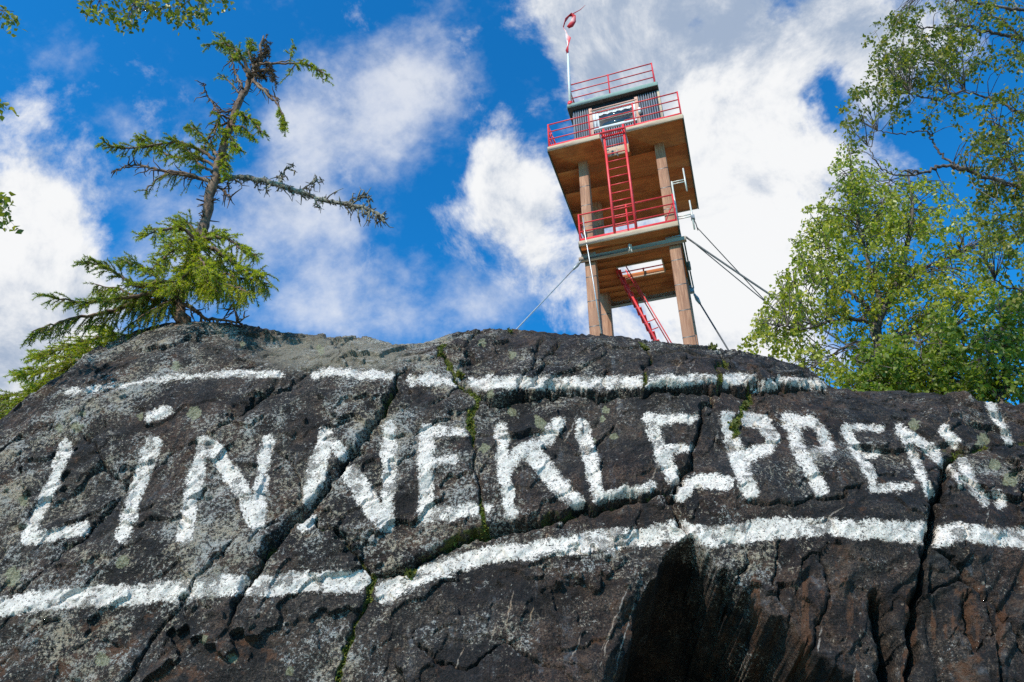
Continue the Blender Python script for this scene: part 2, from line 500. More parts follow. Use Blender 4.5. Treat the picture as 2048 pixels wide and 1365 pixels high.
def leaf_material(name, ca, cb, cc, trans=0.45, rough=0.5):
    m, nt, b, out = new_mat(name)
    at_ = nt.n.new('ShaderNodeAttribute'); at_.attribute_name = 'col'
    sp = nt.n.new('ShaderNodeSeparateColor'); nt.link(at_.outputs['Color'], sp.inputs[0])
    c = nt.mix(sp.outputs[0], ca, cb)
    c = nt.mix(sp.outputs[1], c, cc)
    nt.put(b.inputs['Base Color'], c); b.inputs['Roughness'].default_value = rough
    tr = nt.n.new('ShaderNodeBsdfTranslucent')
    nt.put(tr.inputs['Color'], nt.mix(1.0, c, (1.5, 1.6, 0.7), 'MULTIPLY'))
    mx = nt.n.new('ShaderNodeMixShader'); mx.inputs[0].default_value = trans
    nt.link(b.outputs[0], mx.inputs[1]); nt.link(tr.outputs[0], mx.inputs[2])
    nt.link(mx.outputs[0], out.inputs['Surface'])
    return m


def bark_material(name, c0, c1, c2, scale=1.0):
    m, nt, b, _ = new_mat(name)
    co = objco(nt)
    n = nt.noise(nt.mapping(co, sc=(1, 1, .45)), 22 * scale, 6, 0.7)
    l = nt.noise(co, 5 * scale, 4, 0.6)
    c = nt.mix(nt.smooth(n, 0.38, 0.62), c0, c1)
    c = nt.mix(nt.smooth(l, 0.50, 0.66), c, c2)
    nt.put(b.inputs['Base Color'], c); b.inputs['Roughness'].default_value = 0.85
    bump(nt, b, n, 0.8, 0.02)
    return m


# ------------------------------------------------------------------ ground and hill
HX, HY = 3.6, 17.0


def hill_z(x, y):
    r = np.hypot(np.asarray(x, float) - HX, (np.asarray(y, float) - HY))
    r = np.maximum(r - 2.2, 0)
    d = np.asarray(y, float)
    k = np.clip((d - 7.6) / 4.0, 0, 1); k = k * k * (3 - 2 * k)
    return 10.6 * np.exp(-(r / 7.4) ** 2) * k - 0.3


def build_ground():
    def axis(lo, hi, c0, c1, fine, coarse_n):
        a = np.linspace(c0, c1, int((c1 - c0) / fine) + 1)
        l = c0 - np.geomspace(fine, c0 - lo, coarse_n)[::-1]; r = c1 + np.geomspace(fine, hi - c1, coarse_n)
        return np.concatenate([l, a, r])
    xs = axis(-900, 900, -16, 22, 0.35, 26); ys = axis(-900, 900, -4, 36, 0.35, 26)
    X, Y = np.meshgrid(xs, ys)
    near = np.exp(-((X - 2) ** 2 + (Y - 14) ** 2) / 900)
    Z = hill_z(X, Y) + (fbm(X * .35, Y * .35, 4, seed=3) * 0.7) * near * np.clip((np.hypot(X, Y) - 3) / 4, 0, 1)
    w = len(xs); i = np.arange(len(ys) - 1)[:, None] * w; k = np.arange(w - 1)[None]
    Q = np.stack([i + k, i + k + 1, i + w + k + 1, i + w + k], -1).reshape(-1, 4)
    m, nt, b, _ = new_mat('heath_ground')
    co = objco(nt)
    n = nt.noise(co, 0.8, 6, 0.6); n2 = nt.noise(co, 9, 5, 0.7)
    c = nt.mix(nt.smooth(n, 0.42, 0.58), (0.30, 0.25, 0.19), (0.12, 0.13, 0.04))
    c = nt.mix(nt.smooth(n2, 0.45, 0.65), c, (0.34, 0.29, 0.22))
    nt.put(b.inputs['Base Color'], c); b.inputs['Roughness'].default_value = 0.9
    bump(nt, b, n2, 0.8, 0.05)
    o = mesh_np('ground', np.stack([X, Y, Z], -1).reshape(-1, 3), Q, None, m)
    tag(o, kind='structure')


build_ground()

# ------------------------------------------------------------------ the painted rock
SIL = np.array([(-300, 1010), (-120, 930), (0, 872), (60, 825), (130, 770), (190, 712), (250, 672), (330, 646), (400, 643), (480, 648), (560, 664), (640, 672),
                (668, 678), (700, 674), (740, 676), (790, 690), (850, 688), (905, 668), (985, 657), (1060, 664), (1130, 672), (1200, 672), (1310, 688),
                (1380, 696), (1440, 702), (1470, 710), (1530, 722), (1600, 745), (1650, 770), (1700, 784), (1770, 782), (1830, 781), (1880, 790),
                (1950, 802), (2048, 812), (2200, 850), (2400, 900)], float)

# painted strokes: name, list of (polyline, width) in photo pixels, later carried onto the rock surface
LETTERS = [
    ('L', [([(134, 893), (112, 945), (78, 1025), (54, 1080)], 30), ([(50, 1078), (110, 1068), (172, 1056)], 28)]),
    ('i with a dot', [([(309, 884), (285, 950), (262, 1012), (244, 1072)], 33), ([(303, 834), (333, 822)], 26)]),
    ('N', [([(411, 886), (393, 950), (379, 1020), (368, 1076)], 34), ([(424, 893), (455, 940), (487, 990), (512, 1042)], 38), ([(536, 882), (524, 950), (514, 1046)], 30)]),
    ('second N', [([(652, 872), (640, 915), (630, 960), (620, 998)], 38), ([(668, 884), (692, 915)], 30), ([(704, 950), (735, 1000), (768, 1046)], 42),
                  ([(778, 858), (778, 950), (772, 1048)], 36), ([(606, 1056), (630, 1040)], 24)]),
    ('E', [([(854, 862), (849, 950), (853, 1034)], 36), ([(850, 862), (895, 862), (926, 866)], 25), ([(864, 926), (906, 918)], 24), ([(850, 1030), (910, 1026), (972, 1016)], 31)]),
    ('K', [([(1003, 862), (1010, 950), (1021, 1026)], 33), ([(1118, 846), (1092, 880), (1045, 902), (1014, 926)], 33), ([(1066, 905), (1105, 955), (1152, 1006)], 39)]),
    ('second L', [([(1166, 851), (1180, 920), (1196, 986)], 33), ([(1196, 998), (1250, 985), (1300, 976)], 29)]),
    ('second E', [([(1301, 840), (1323, 905), (1347, 958)], 31), ([(1297, 838), (1384, 837)], 26), ([(1330, 899), (1382, 896)], 22), ([(1356, 988), (1392, 963), (1452, 966)], 35)]),
    ('P', [([(1454, 838), (1475, 910), (1501, 986)], 35), ([(1487, 834), (1526, 845), (1546, 876), (1535, 900), (1490, 910)], 30)]),
    ('second P', [([(1573, 840), (1606, 915), (1641, 981)], 31), ([(1575, 839), (1620, 843), (1650, 870), (1658, 896), (1638, 906), (1606, 913)], 27)]),
    ('third E', [([(1691, 856), (1716, 908), (1746, 960)], 25), ([(1694, 854), (1762, 855)], 17), ([(1718, 912), (1756, 909)], 17), ([(1742, 975), (1822, 977)], 21)]),
    ('third N', [([(1800, 856), (1830, 920), (1863, 994)], 22), ([(1812, 866), (1860, 900), (1891, 931)], 24), ([(1890, 858), (1917, 902)], 26),
                 ([(1921, 918), (1945, 965), (1967, 1004)], 24), ([(1900, 941), (1924, 968)], 18)]),
    ('exclamation mark', [([(1979, 806), (2000, 845), (2021, 886)], 21), ([(1992, 988), (2004, 1008)], 22)]),
]
STRIPES = [
    ('upper', [([(132, 787), (200, 776), (260, 768), (330, 757), (420, 749), (500, 748), (562, 750)], 19), ([(632, 750), (660, 744), (720, 748), (782, 754)], 20),
               ([(822, 760), (850, 757), (876, 762)], 24), ([(893, 762), (915, 766)], 20), ([(950, 768), (1020, 764), (1090, 766), (1150, 765), (1220, 766), (1288, 763)], 29),
               ([(1298, 763), (1370, 763), (1437, 761)], 29), ([(1448, 762), (1500, 758)], 28), ([(1512, 778), (1540, 766), (1590, 764), (1640, 770)], 26)]),
    ('lower', [([(-60, 1232), (0, 1214), (60, 1206), (150, 1196), (250, 1191), (350, 1181), (450, 1172), (540, 1172), (650, 1163), (736, 1162)], 46),
               ([(768, 1184), (820, 1160), (900, 1130), (1000, 1108), (1100, 1096), (1200, 1081), (1300, 1073), (1362, 1062)], 43),
               ([(1382, 1070), (1430, 1074), (1500, 1064), (1600, 1056), (1660, 1053), (1720, 1059), (1790, 1062), (1848, 1066)], 44),
               ([(1872, 1074), (1920, 1066), (1980, 1071), (2110, 1082)], 40)]),
]
# cracks: polyline, width px, depth m, step m (side to the right of travel stands proud), reach of the step px, moss
CRACKS = [
    ([(-40, 1250), (0, 1212), (60, 1165), (130, 1100), (180, 1068), (220, 1020), (250, 985), (290, 958), (330, 925), (350, 901), (380, 893), (425, 884)], 8, .10, .045, 90, .2),
    ([(165, 860), (195, 905), (215, 940), (238, 966)], 5, .05, .0, 40, 0),
    ([(60, 1215), (20, 1240), (-20, 1270)], 4, .04, .0, 40, 0),
    ([(210, 1130), (160, 1180), (100, 1215)], 4, .035, .0, 40, 0),
    ([(470, 1080), (455, 1100), (420, 1140), (385, 1182), (340, 1235), (290, 1292), (268, 1335), (230, 1400)], 6, .07, .025, 70, .1),
    ([(806, 735), (798, 755), (788, 778), (770, 805), (755, 838), (735, 866), (716, 905), (690, 932), (660, 970), (622, 1010), (590, 1042), (560, 1072), (530, 1112), (500, 1158), (478, 1195), (460, 1250)], 9, .16, .05, 110, .5),
    ([(634, 1035), (650, 1060), (670, 1076), (700, 1086), (722, 1112), (736, 1142), (750, 1162)], 6, .08, .02, 40, .7),
    ([(750, 1162), (738, 1200), (716, 1250), (694, 1300), (680, 1365), (660, 1450)], 8, .09, .0, 60, 1.0),
    ([(660, 1078), (700, 1080), (740, 1066), (800, 1070)], 4, .04, .0, 30, 0),
    ([(750, 1164), (790, 1150), (832, 1126), (870, 1106), (920, 1086), (980, 1070), (1040, 1050), (1100, 1040), (1130, 1036), (1180, 1020), (1240, 1000), (1290, 990), (1336, 992)], 9, .17, -.085, 120, .45),
    ([(1336, 992), (1350, 975), (1366, 950), (1385, 905), (1396, 868), (1410, 825), (1420, 786)], 8, .14, -.05, 90, .25),
    ([(1338, 994), (1346, 1025), (1358, 1048), (1372, 1066)], 8, .12, .03, 50, 0),
    ([(1118, 1062), (1128, 1045), (1122, 1036)], 5, .05, 0, 30, 0),
    ([(956, 798), (942, 850), (948, 900), (955, 950), (960, 990), (964, 1040), (972, 1072)], 7, .08, .02, 60, .85),
    ([(956, 775), (960, 801), (985, 804), (1040, 796), (1080, 792), (1150, 792), (1200, 798), (1230, 792), (1290, 785), (1370, 791), (1430, 785), (1480, 790), (1505, 786), (1560, 788), (1620, 782), (1668, 776)], 7, .13, -.13, 95, .12),
    ([(878, 690), (905, 745), (925, 775), (955, 792)], 6, .07, .0, 40, .9),
    ([(962, 668), (930, 690), (900, 700), (840, 722), (812, 730)], 5, .06, .02, 50, .2),
    ([(1085, 684), (1062, 735), (1044, 765), (1030, 792)], 6, .08, .02, 40, .1),
    ([(1120, 678), (1094, 735), (1070, 775), (1056, 788)], 7, .10, .02, 40, .2),
    ([(1150, 745), (1140, 790)], 4, .04, 0, 30, 0), ([(1215, 750), (1200, 790)], 4, .05, 0, 30, .2),
    ([(1283, 690), (1292, 720), (1294, 750), (1291, 778)], 7, .10, .02, 50, .8),
    ([(1436, 690), (1442, 735), (1441, 778)], 7, .11, .02, 40, .8),
    ([(1436, 715), (1470, 712), (1485, 700)], 6, .08, 0, 30, .2),
    ([(1482, 786), (1500, 765), (1530, 745), (1562, 740), (1610, 750), (1650, 768)], 7, .11, .05, 40, .1),
    ([(1500, 788), (1484, 815), (1470, 845), (1466, 862)], 7, .07, .02, 40, .9),
    ([(565, 764), (520, 795), (470, 832), (430, 860)], 9, .07, .04, 60, .3),
    ([(630, 765), (650, 740), (690, 705), (660, 678)], 4, .04, .02, 60, .1),
    ([(655, 660), (668, 690), (720, 700)], 6, .08, .05, 60, 0),
    ([(868, 800), (905, 780), (935, 760)], 5, .05, .03, 40, 0),
    ([(1908, 908), (1900, 922), (1886, 948), (1878, 990), (1866, 1040), (1856, 1090), (1842, 1170), (1832, 1250), (1822, 1330), (1812, 1420)], 11, .45, .06, 90, .15),
    ([(1906, 910), (1960, 902), (2010, 890), (2060, 878)], 6, .07, .02, 50, .7),
    ([(1885, 800), (1905, 830), (1950, 850), (1985, 880), (2030, 900)], 5, .06, .02, 60, .2),
    ([(1970, 800), (1985, 790), (2010, 830), (2060, 850)], 4, .04, .01, 40, .3),
    ([(1480, 1006), (1560, 1004), (1650, 1000), (1735, 974)], 5, .05, -.03, 80, .2),
    ([(1866, 1088), (1910, 1112), (1955, 1158), (2000, 1210), (2060, 1290)], 10, .16, .05, 90, 0),
    ([(1838, 1195), (1878, 1166), (1920, 1150), (1958, 1160)], 9, .18, .08, 60, .1),
    ([(1935, 1180), (1930, 1230), (1950, 1280), (1960, 1300)], 14, .12, 0, 40, 0),
    ([(1752, 1190), (1762, 1230), (1772, 1300), (1780, 1400)], 24, .5, .03, 60, .1),
    ([(1640, 1110), (1660, 1190), (1630, 1290), (1610, 1400)], 8, .06, .05, 60, .0),
    ([(1560, 1080), (1545, 1160), (1580, 1240), (1560, 1360)], 6, .05, .03, 60, .0),
    ([(1445, 1092), (1470, 1090), (1500, 1110), (1490, 1135), (1470, 1150), (1440, 1160)], 6, .06, .04, 40, 0),
    ([(1960, 1160), (1990, 1260), (2010, 1380)], 7, .08, .03, 60, 0),
    ([(830, 1288), (880, 1330), (930, 1346), (965, 1318), (1010, 1300)], 8, .07, .03, 60, 0),
    ([(1010, 1300), (1080, 1335), (1120, 1350), (1150, 1390)], 7, .05, 0, 60, 0),
    ([(140, 1300), (200, 1280), (260, 1292)], 5, .04, 0, 50, 0), ([(500, 985), (560, 1000), (600, 1010)], 4, .03, 0, 40, 0),
    ([(545, 890), (575, 925), (600, 960), (605, 1005)], 5, .05, 0, 40, 0),
    ([(0, 905), (60, 870), (130, 845), (210, 820)], 6, .06, .04, 60, .1), ([(505, 1085), (520, 1060), (560, 1040)], 6, .05, 0, 40, 0),
]
VEINS = [[(1034, 1165), (1022, 1215), (1008, 1278)], [(1278, 1118), (1250, 1185), (1216, 1262), (1176, 1350)], [(1288, 1160), (1262, 1225), (1230, 1330), (1210, 1400)],
         [(1244, 1190), (1205, 1300), (1190, 1365)], [(1170, 1240), (1130, 1340)], [(1076, 1180), (1050, 1270)], [(1332, 905), (1310, 950), (1292, 985)], [(1170, 795), (1150, 850), (1115, 910)],
         [(1340, 770), (1350, 735), (1370, 710)], [(1390, 715), (1370, 760)], [(1660, 1035), (1700, 1010)], [(1905, 820), (1880, 880)], [(1975, 1010), (1965, 1060)], [(1440, 850), (1430, 900)],
         [(1100, 1060), (1085, 1085)], [(930, 1290), (905, 1345)], [(1545, 1110), (1570, 1150)], [(700, 1230), (660, 1300)], [(1000, 1230), (975, 1300)], [(1650, 1230), (1635, 1330)], [(1715, 1320), (1700, 1400)],
         [(1425, 790), (1400, 830)], [(1540, 1060), (1550, 1100), (1560, 1115)], [(1600, 1105), (1612, 1130)]]
LICHENS = [(1084, 848, 12), (1212, 820, 8), (1205, 838, 6), (965, 685, 8), (1025, 712, 7), (980, 788, 9), (1190, 880, 6), (1228, 876, 7), (1025, 825, 9), (388, 826, 14), (968, 898, 10),
           (155, 855, 10), (30, 1150, 16), (45, 1000, 10), (465, 1318, 9), (388, 1168, 8), (582, 1342, 8), (205, 1320, 15), (410, 1280, 9), (350, 730, 10), (640, 700, 8), (485, 690, 7), (20, 1165, 10), (118, 855, 8),
           (165, 828, 8), (1075, 838, 7), (1990, 930, 12), (1965, 880, 12), (1830, 850, 12), (2020, 960, 14), (245, 1125, 12), (280, 832, 8)]


def build_rock():
    # vertical section of the rock: slope angle along the arc length
    tk = np.array([0, 2.4, 3.4, 4.4, 5.2, 5.9, 6.5, 7.1, 8.2, 9.2, 10.5])
    ak = np.radians([84, 80, 74, 69, 63, 53, 38, 20, 4, -18, -40])
    ts = np.linspace(0, 10.5, 2101)
    ang = np.interp(ts, tk, ak)
    ang = np.convolve(np.pad(ang, 60, mode='edge'), np.ones(121) / 121, 'valid')
    dt = ts[1] - ts[0]
    Yp = 4.75 + np.cumsum(np.cos(ang)) * dt; Zp = -0.4 + np.cumsum(np.sin(ang)) * dt
    t = np.concatenate([np.linspace(0, 2.3, 40, endpoint=False), np.linspace(2.3, 7.1, 540, endpoint=False), np.linspace(7.1, 10.5, 60)])
    NT_, NS = len(t), 1360
    y0 = np.interp(t, ts, Yp); z0 = np.interp(t, ts, Zp); a0 = np.interp(t, ts, ang)
    s = np.linspace(-1, 1, NS)
    W = np.interp(t, [0, 2.3, 4.5, 6.3, 10.5], [4.0, 4.3, 5.8, 7.6, 8.6])
    X = W[:, None] * s[None]
    T = np.broadcast_to(t[:, None], X.shape)
    plan = 0.010 * X ** 2 + 0.05 * np.maximum(np.abs(X) - 5, 0) ** 2
    Yb = y0[:, None] + plan
    Zb = np.broadcast_to(z0[:, None], X.shape)
    N = np.stack([-0.02 * X, -np.broadcast_to(np.sin(a0)[:, None], X.shape), np.broadcast_to(np.cos(a0)[:, None], X.shape)], -1)
    N /= np.linalg.norm(N, axis=-1, keepdims=True)
    # foliated coordinates
    u = (X * .75 + T * .66); v = (-X * .66 + T * .75)
    disp = fbm(X * .55, T * .55, 3, .5, 11) * .24
    disp += fbm(u * .9, v * 2.6, 4, .55, 21) * .07
    rg = ridged(u * 1.3 + .4 * fbm(X, T, 2, seed=5), v * 3.4, 3, .5, 31)
    disp += (rg - 1) * .016
    disp += fbm(u * 7, v * 13, 4, .6, 41) * .010
    disp += fbm(X * 26, T * 26, 3, .6, 51) * .0035

    def facets(a, b, seed):
        ia = np.floor(a); ib = np.floor(b)
        best = np.full(a.shape, 1e9, np.float32); hgt = np.zeros(a.shape, np.float32)
        for da in (-1, 0, 1):
            for db in (-1, 0, 1):
                ca = (ia + da).astype(np.int64); cb_ = (ib + db).astype(np.int64); z_ = np.zeros_like(ca)
                ox = ca + _hash(ca, cb_, z_, seed) - a; oy = cb_ + _hash(ca, cb_, z_, seed + 1) - b
                d_ = ox * ox + oy * oy
                h_ = (_hash(ca, cb_, z_, seed + 2) - .5) * .8 + ox * (_hash(ca, cb_, z_, seed + 3) - .5) * 1.6 + oy * (_hash(ca, cb_, z_, seed + 4) - .5) * 1.6
                w_ = d_ < best
                best = np.where(w_, d_, best); hgt = np.where(w_, h_, hgt)
        return hgt
    q1 = fbm(X * 2.2, T * 2.2, 4, .6, 201) * .5; q2 = fbm(X * 2.2, T * 2.2, 4, .6, 211) * .5
    disp += facets(u * .75 + q1, v * 1.5 + q2, 221) * .060
    disp += facets(u * 2.4 + q1 * 2, v * 5.0 + q2 * 2, 231) * .030
    disp += facets(u * 8 + q1 * 4, v * 15 + q2 * 4, 241) * .006

    def place(g):
        zz = np.where(Zb > CAM_H, CAM_H + (Zb - CAM_H) * g, Zb)
        return np.stack([X, Yb, zz], -1) + N * disp[..., None]
    g = np.ones_like(X)
    xs = np.linspace(-9, 9, 361); gx = np.ones_like(xs)
    for it in range(7):
        g = np.interp(X, xs, gx)
        P = place(g)
        px, py = to_px(P)
        # silhouette by world column
        num = np.zeros_like(xs); den = np.zeros_like(xs)
        j = np.argmin(py, axis=0); k = np.arange(NS)
        sx, sy, wx = px[j, k], py[j, k], X[j, k]
        want = np.interp(sx, SIL[:, 0], SIL[:, 1])
        e_now = np.arctan((682.5 - sy) / F_PX) + PITCH; e_want = np.arctan((682.5 - want) / F_PX) + PITCH
        r = np.tan(e_want) / np.tan(e_now)
        o = np.argsort(wx)
        rr = np.interp(xs, wx[o], r[o])
        sm = 3 if it > 3 else 7
        rr = np.convolve(np.pad(rr, sm // 2, mode='edge'), np.ones(sm) / sm, 'valid')
        gx = np.clip(gx * rr, .5, 1.35)
    P = place(np.interp(X, xs, gx))
    px, py = to_px(P)
    jc = np.argmin(py, axis=0)
    front = (np.arange(NT_)[:, None] <= jc[None] + 2)
    # irregular edges: warp the coordinates in which the marks are drawn
    wx = px + fbm(X * 9, T * 9, 3, .6, 61) * 9 + fbm(X * 34, T * 34, 2, .6, 66) * 4
    wy = py + fbm(X * 9, T * 9, 3, .6, 71) * 9 + fbm(X * 34, T * 34, 2, .6, 76) * 5
    cx = px + fbm(X * 6, T * 6, 4, .6, 81) * 16; cy = py + fbm(X * 6, T * 6, 4, .6, 91) * 16
    shp = X.shape

    def poly_dist(ax, ay, pts, reach, signed=False, taper=False):
        """distance to a polyline, only computed within reach; also side and position along it"""
        D = np.full(shp, 1e9, np.float32); S = np.zeros(shp, np.float32); U = np.zeros(shp, np.float32)
        pts = np.asarray(pts, float); seg = np.linalg.norm(np.diff(pts, axis=0), axis=1); tot = seg.sum(); acc = 0
        for (a, b), L in zip(zip(pts[:-1], pts[1:]), seg):
            lo = np.minimum(a, b) - reach; hi = np.maximum(a, b) + reach
            idx = np.nonzero((ax > lo[0]) & (ax < hi[0]) & (ay > lo[1]) & (ay < hi[1]) & front)
            if len(idx[0]):
                qx = ax[idx] - a[0]; qy = ay[idx] - a[1]; d = b - a
                h = np.clip((qx * d[0] + qy * d[1]) / (L * L), 0, 1)
                dd = np.hypot(qx - h * d[0], qy - h * d[1])
                better = dd < D[idx]
                i2 = (idx[0][better], idx[1][better])
                D[i2] = dd[better]; S[i2] = np.sign(d[0] * qy - d[1] * qx)[better]; U[i2] = ((acc + h * L) / tot)[better]
            acc += L
        return D, S, U
    # cracks and steps
    cd = np.zeros(shp, np.float32); moss = np.zeros(shp, np.float32)
    mn = fbm(X * 3.1, T * 3.1, 3, .5, 101)
    for pts, w, dep, step, reach, ms in CRACKS:
        D, S, U = poly_dist(cx, cy, pts, max(reach * 2.0, w * 4, 40))
        fade = sstep(U, -.02, .10) * (1 - sstep(U, .90, 1.02))
        wl = w * .52 * (0.75 + .9 * (fbm(X * 2.3, T * 2.3, 2, seed=int(w * 7 + pts[0][0]) % 97) + .25)) * (0.35 + .65 * fade)
        cd -= dep * np.clip(np.exp(-(D / np.maximum(wl, 1.6)) ** 1.5), 0, 1) * (0.35 + .65 * fade) * .85
        if step: cd += (step * (S > 0) if step > 0 else -step * (S < 0)) * .7 * np.exp(-(D / reach) ** 2) * fade
        if ms: moss = np.maximum(moss, np.clip(ms * .85 * np.exp(-(D / (w * 1.1)) ** 2) + mn * .6 * (D < w * 2), 0, 1) * (D < w * 3))
    # the hollow under the slab
    ex = np.interp(cy, [1060, 1068, 1110, 1170, 1230, 1300, 1365, 1600], [1385, 1374, 1332, 1302, 1272, 1256, 1232, 1130])
    dx = cx - ex
    wd = 10 + np.clip(cy - 1066, 0, 400) * 1.38
    hol = sstep(cy, 1060, 1100) * sstep(dx, -1, 5) * (1 - sstep(dx / wd, .85, 1.15))
    low = sstep(cy, 1100, 1330)
    cd -= np.where(front, hol * (.7 + 1.6 * sstep(cy, 1080, 1200)), 0)
    cd += np.where(front, .12 * sstep(-dx, 0, 30) * (1 - sstep(-dx, 30, 500)) * sstep(cy, 1080, 1180) * (dx < 0), 0)
    # weathered vertical ribs of the lower right face
    rib = fbm(px / 70 + 3 * fbm(X, T, 2, seed=7), py / 520, 3, .6, 111)
    zone = sstep(px, 1480, 1640) * sstep(py, 1080, 1170)
    cd += np.where(front, zone * rib * .15, 0)
    cd -= np.where(front, zone * .06, 0)
    P = P + N * cd[..., None]
    # the marks are laid on the finished relief
    px, py = to_px(P)
    wx = px + fbm(X * 9, T * 9, 3, .6, 61) * 6 + fbm(X * 34, T * 34, 2, .6, 66) * 4
    wy = py + fbm(X * 9, T * 9, 3, .6, 71) * 6 + fbm(X * 34, T * 34, 2, .6, 76) * 5
    cx = px + fbm(X * 2, T * 2, 3, .6, 81) * 10 + fbm(X * 30, T * 30, 2, .6, 82) * 4; cy = py
    paint = np.zeros(shp, np.float32); owner = np.full(shp, -1, np.int16)
    parts = [('painted_letter', 'white painted letter ' + n if n != 'exclamation mark' else 'white painted exclamation mark', st) for n, st in LETTERS]
    parts += [('painted_stripe', 'white painted stripe along the %s side of the lettering' % ('top' if n == 'upper' else 'bottom'), st) for n, st in STRIPES]
    SOFT = 13.0
    wide = 1 + .18 * fbm(X * 5, T * 5, 2, .5, 121)
    for k, (_, _, strokes) in enumerate(parts):
        for pts, w in strokes:
            D, _, _ = poly_dist(wx, wy, pts, w * .5 + SOFT + 2)
            p = np.clip(.5 + (w * .50 * wide - D) / (2 * SOFT), 0, 1)
            upd = p > paint
            paint = np.where(upd, p, paint); owner = np.where(upd & (p > .35), k, owner)
    deep = np.clip((-cd - .045) / .03, 0, 1)
    paint = paint * (1 - deep)
    top_left = sstep(wx, 700, 300) * sstep(wy, 820, 780)
    paint = paint - .10 * top_left * (paint > 0)
    paint = np.clip(paint, 0, 1) * (1 - np.clip(moss * 1.4 - .3, 0, 1))
    vein = np.zeros(shp, np.float32)
    for pts in VEINS:
        D, _, U = poly_dist(cx, cy, pts, 14)
        vein = np.maximum(vein, np.exp(-(D / 2.6) ** 2) * (.45 + .5 * np.sin(U * 3.14)) * .75)
    vein = np.where(front, np.maximum(np.maximum(vein, .38 * sstep(fbm(px / 15 + 40, py / 300, 3, .6, 181), .22, .42) * sstep(px, 1480, 1640) * sstep(py, 1080, 1160)), .30 * sstep(ridged(u * .35, v * 4.2, 2, .5, 131), .82, .98) * sstep(px, 900, 1150)), 0)
    lich = np.zeros(shp, np.float32)
    for lx, ly, lr in LICHENS:
        d = np.hypot(wx - lx, wy - ly); lich = np.maximum(lich, np.clip(1 - .5 * (d / lr) ** 3, 0, 1) * (d < lr * 1.6))
    lich = np.where(front, lich, 0)
    speck = np.clip(.95 - .45 * sstep(py, 1120, 1280) - sstep(px, 700, 1250) * .75 - .35 * sstep(py, 1150, 1350) * sstep(px, 750, 900) + .5 * fbm(X * .9, T * .9, 3, seed=141), 0, 1)
    streak = sstep(fbm(px / 26, py / 260, 3, .6, 171), .12, .35)
    rusty = np.clip(.75 * streak * sstep(px, 1400, 1560) * sstep(py, 1090, 1180) + sstep(px, 1840, 1900) * sstep(py, 1130, 1200) * (1 - sstep(px, 1950, 1990)) * .55 + .45 * sstep(py, 1180, 1300) * (1 - sstep(px, 450, 750)) + .5 * fbm(X * .7, T * .7, 3, seed=151), 0, 1)
    pale = np.exp(-((px - 680) / 190) ** 2 - ((py - 712) / 42) ** 2) * .9 + .25 * sstep(py, 720, 670) * sstep(px, 900, 700)
    pale = np.clip(pale - .10 * sstep(py, 900, 1100) + .15 * fbm(X, T, 3, seed=161), 0, 1)
    V = P.reshape(-1, 3)
    i = np.arange(NT_ - 1)[:, None] * NS; k = np.arange(NS - 1)[None]
    Q = np.stack([i + k, i + k + 1, i + NS + k + 1, i + NS + k], -1).reshape(-1, 4)
    du = np.gradient(P, axis=1); dv = np.gradient(P, axis=0)
    nn = np.cross(du, dv); nn /= np.linalg.norm(nn, axis=-1, keepdims=True) + 1e-12
    nn = nn.reshape(-1, 3)
    mask = np.stack([paint, moss, vein, speck], -1).reshape(-1, 4)
    mask2 = np.stack([lich, rusty, pale, np.ones(shp)], -1).reshape(-1, 4)
    own = owner.reshape(-1)
    fo = own[Q].max(axis=1)
    root = None
    for kk in range(-1, len(parts)):
        sel = Q[fo == kk]
        if not len(sel): continue
        used, inv = np.unique(sel, return_inverse=True)
        nm = 'rock_outcrop' if kk < 0 else parts[kk][0]
        o = mesh_np(nm, V[used], inv.reshape(-1, 4), None, M_ROCK, root, True, {'mask': mask[used], 'mask2': mask2[used]}, nn[used])
        if kk < 0:
            root = o
            tag(o, 'dark lichen covered rock face painted with white lettering and two stripes', None, None, 'structure')
        else:
            o['label'] = parts[kk][1]
    # cushions of moss in the cracks
    sel = np.nonzero((moss.reshape(-1) > .62) & front.reshape(-1) & (py.reshape(-1) < 1400))[0]
    sel = rng.choice(sel, min(len(sel), 16000), replace=False)
    base = V[sel]; nrm = nn[sel]; M = len(sel)
    d = nrm * .8 + rng.normal(size=(M, 3)) * .6 + np.array([0, 0, .35]); d /= np.linalg.norm(d, axis=1)[:, None]
    side = np.cross(d, rng.normal(size=(M, 3))); side /= np.linalg.norm(side, axis=1)[:, None]
    L = rng.uniform(.012, .032, M)[:, None]
    vv = np.stack([base - nrm * .004 - side * L * .35, base - nrm * .004 + side * L * .35, base + d * L], 1).reshape(-1, 3)
    tri = np.arange(M * 3).reshape(-1, 3)
    cc = np.repeat(np.stack([rng.random(M), rng.random(M) ** 2 * .8, np.zeros(M), np.ones(M)], -1), 3, axis=0)
    mm = leaf_material('moss', (0.040, 0.060, 0.008), (0.13, 0.16, 0.015), (0.24, 0.24, 0.03), .25, .8)
    o = mesh_np('moss', vv, None, tri, mm, root, False, {'col': cc}); tag(o, None, None, None, 'stuff')
    return P, px, py, front


ROCK_P, ROCK_PX, ROCK_PY, ROCK_FRONT = build_rock()


def rock_point(px, py):
    """point of the rock surface seen at a photo pixel"""
    d = (ROCK_PX - px) ** 2 + (ROCK_PY - py) ** 2
    d = np.where(ROCK_FRONT, d, 1e12)
    k = np.unravel_index(np.argmin(d), d.shape)
    return ROCK_P[k].astype(float)
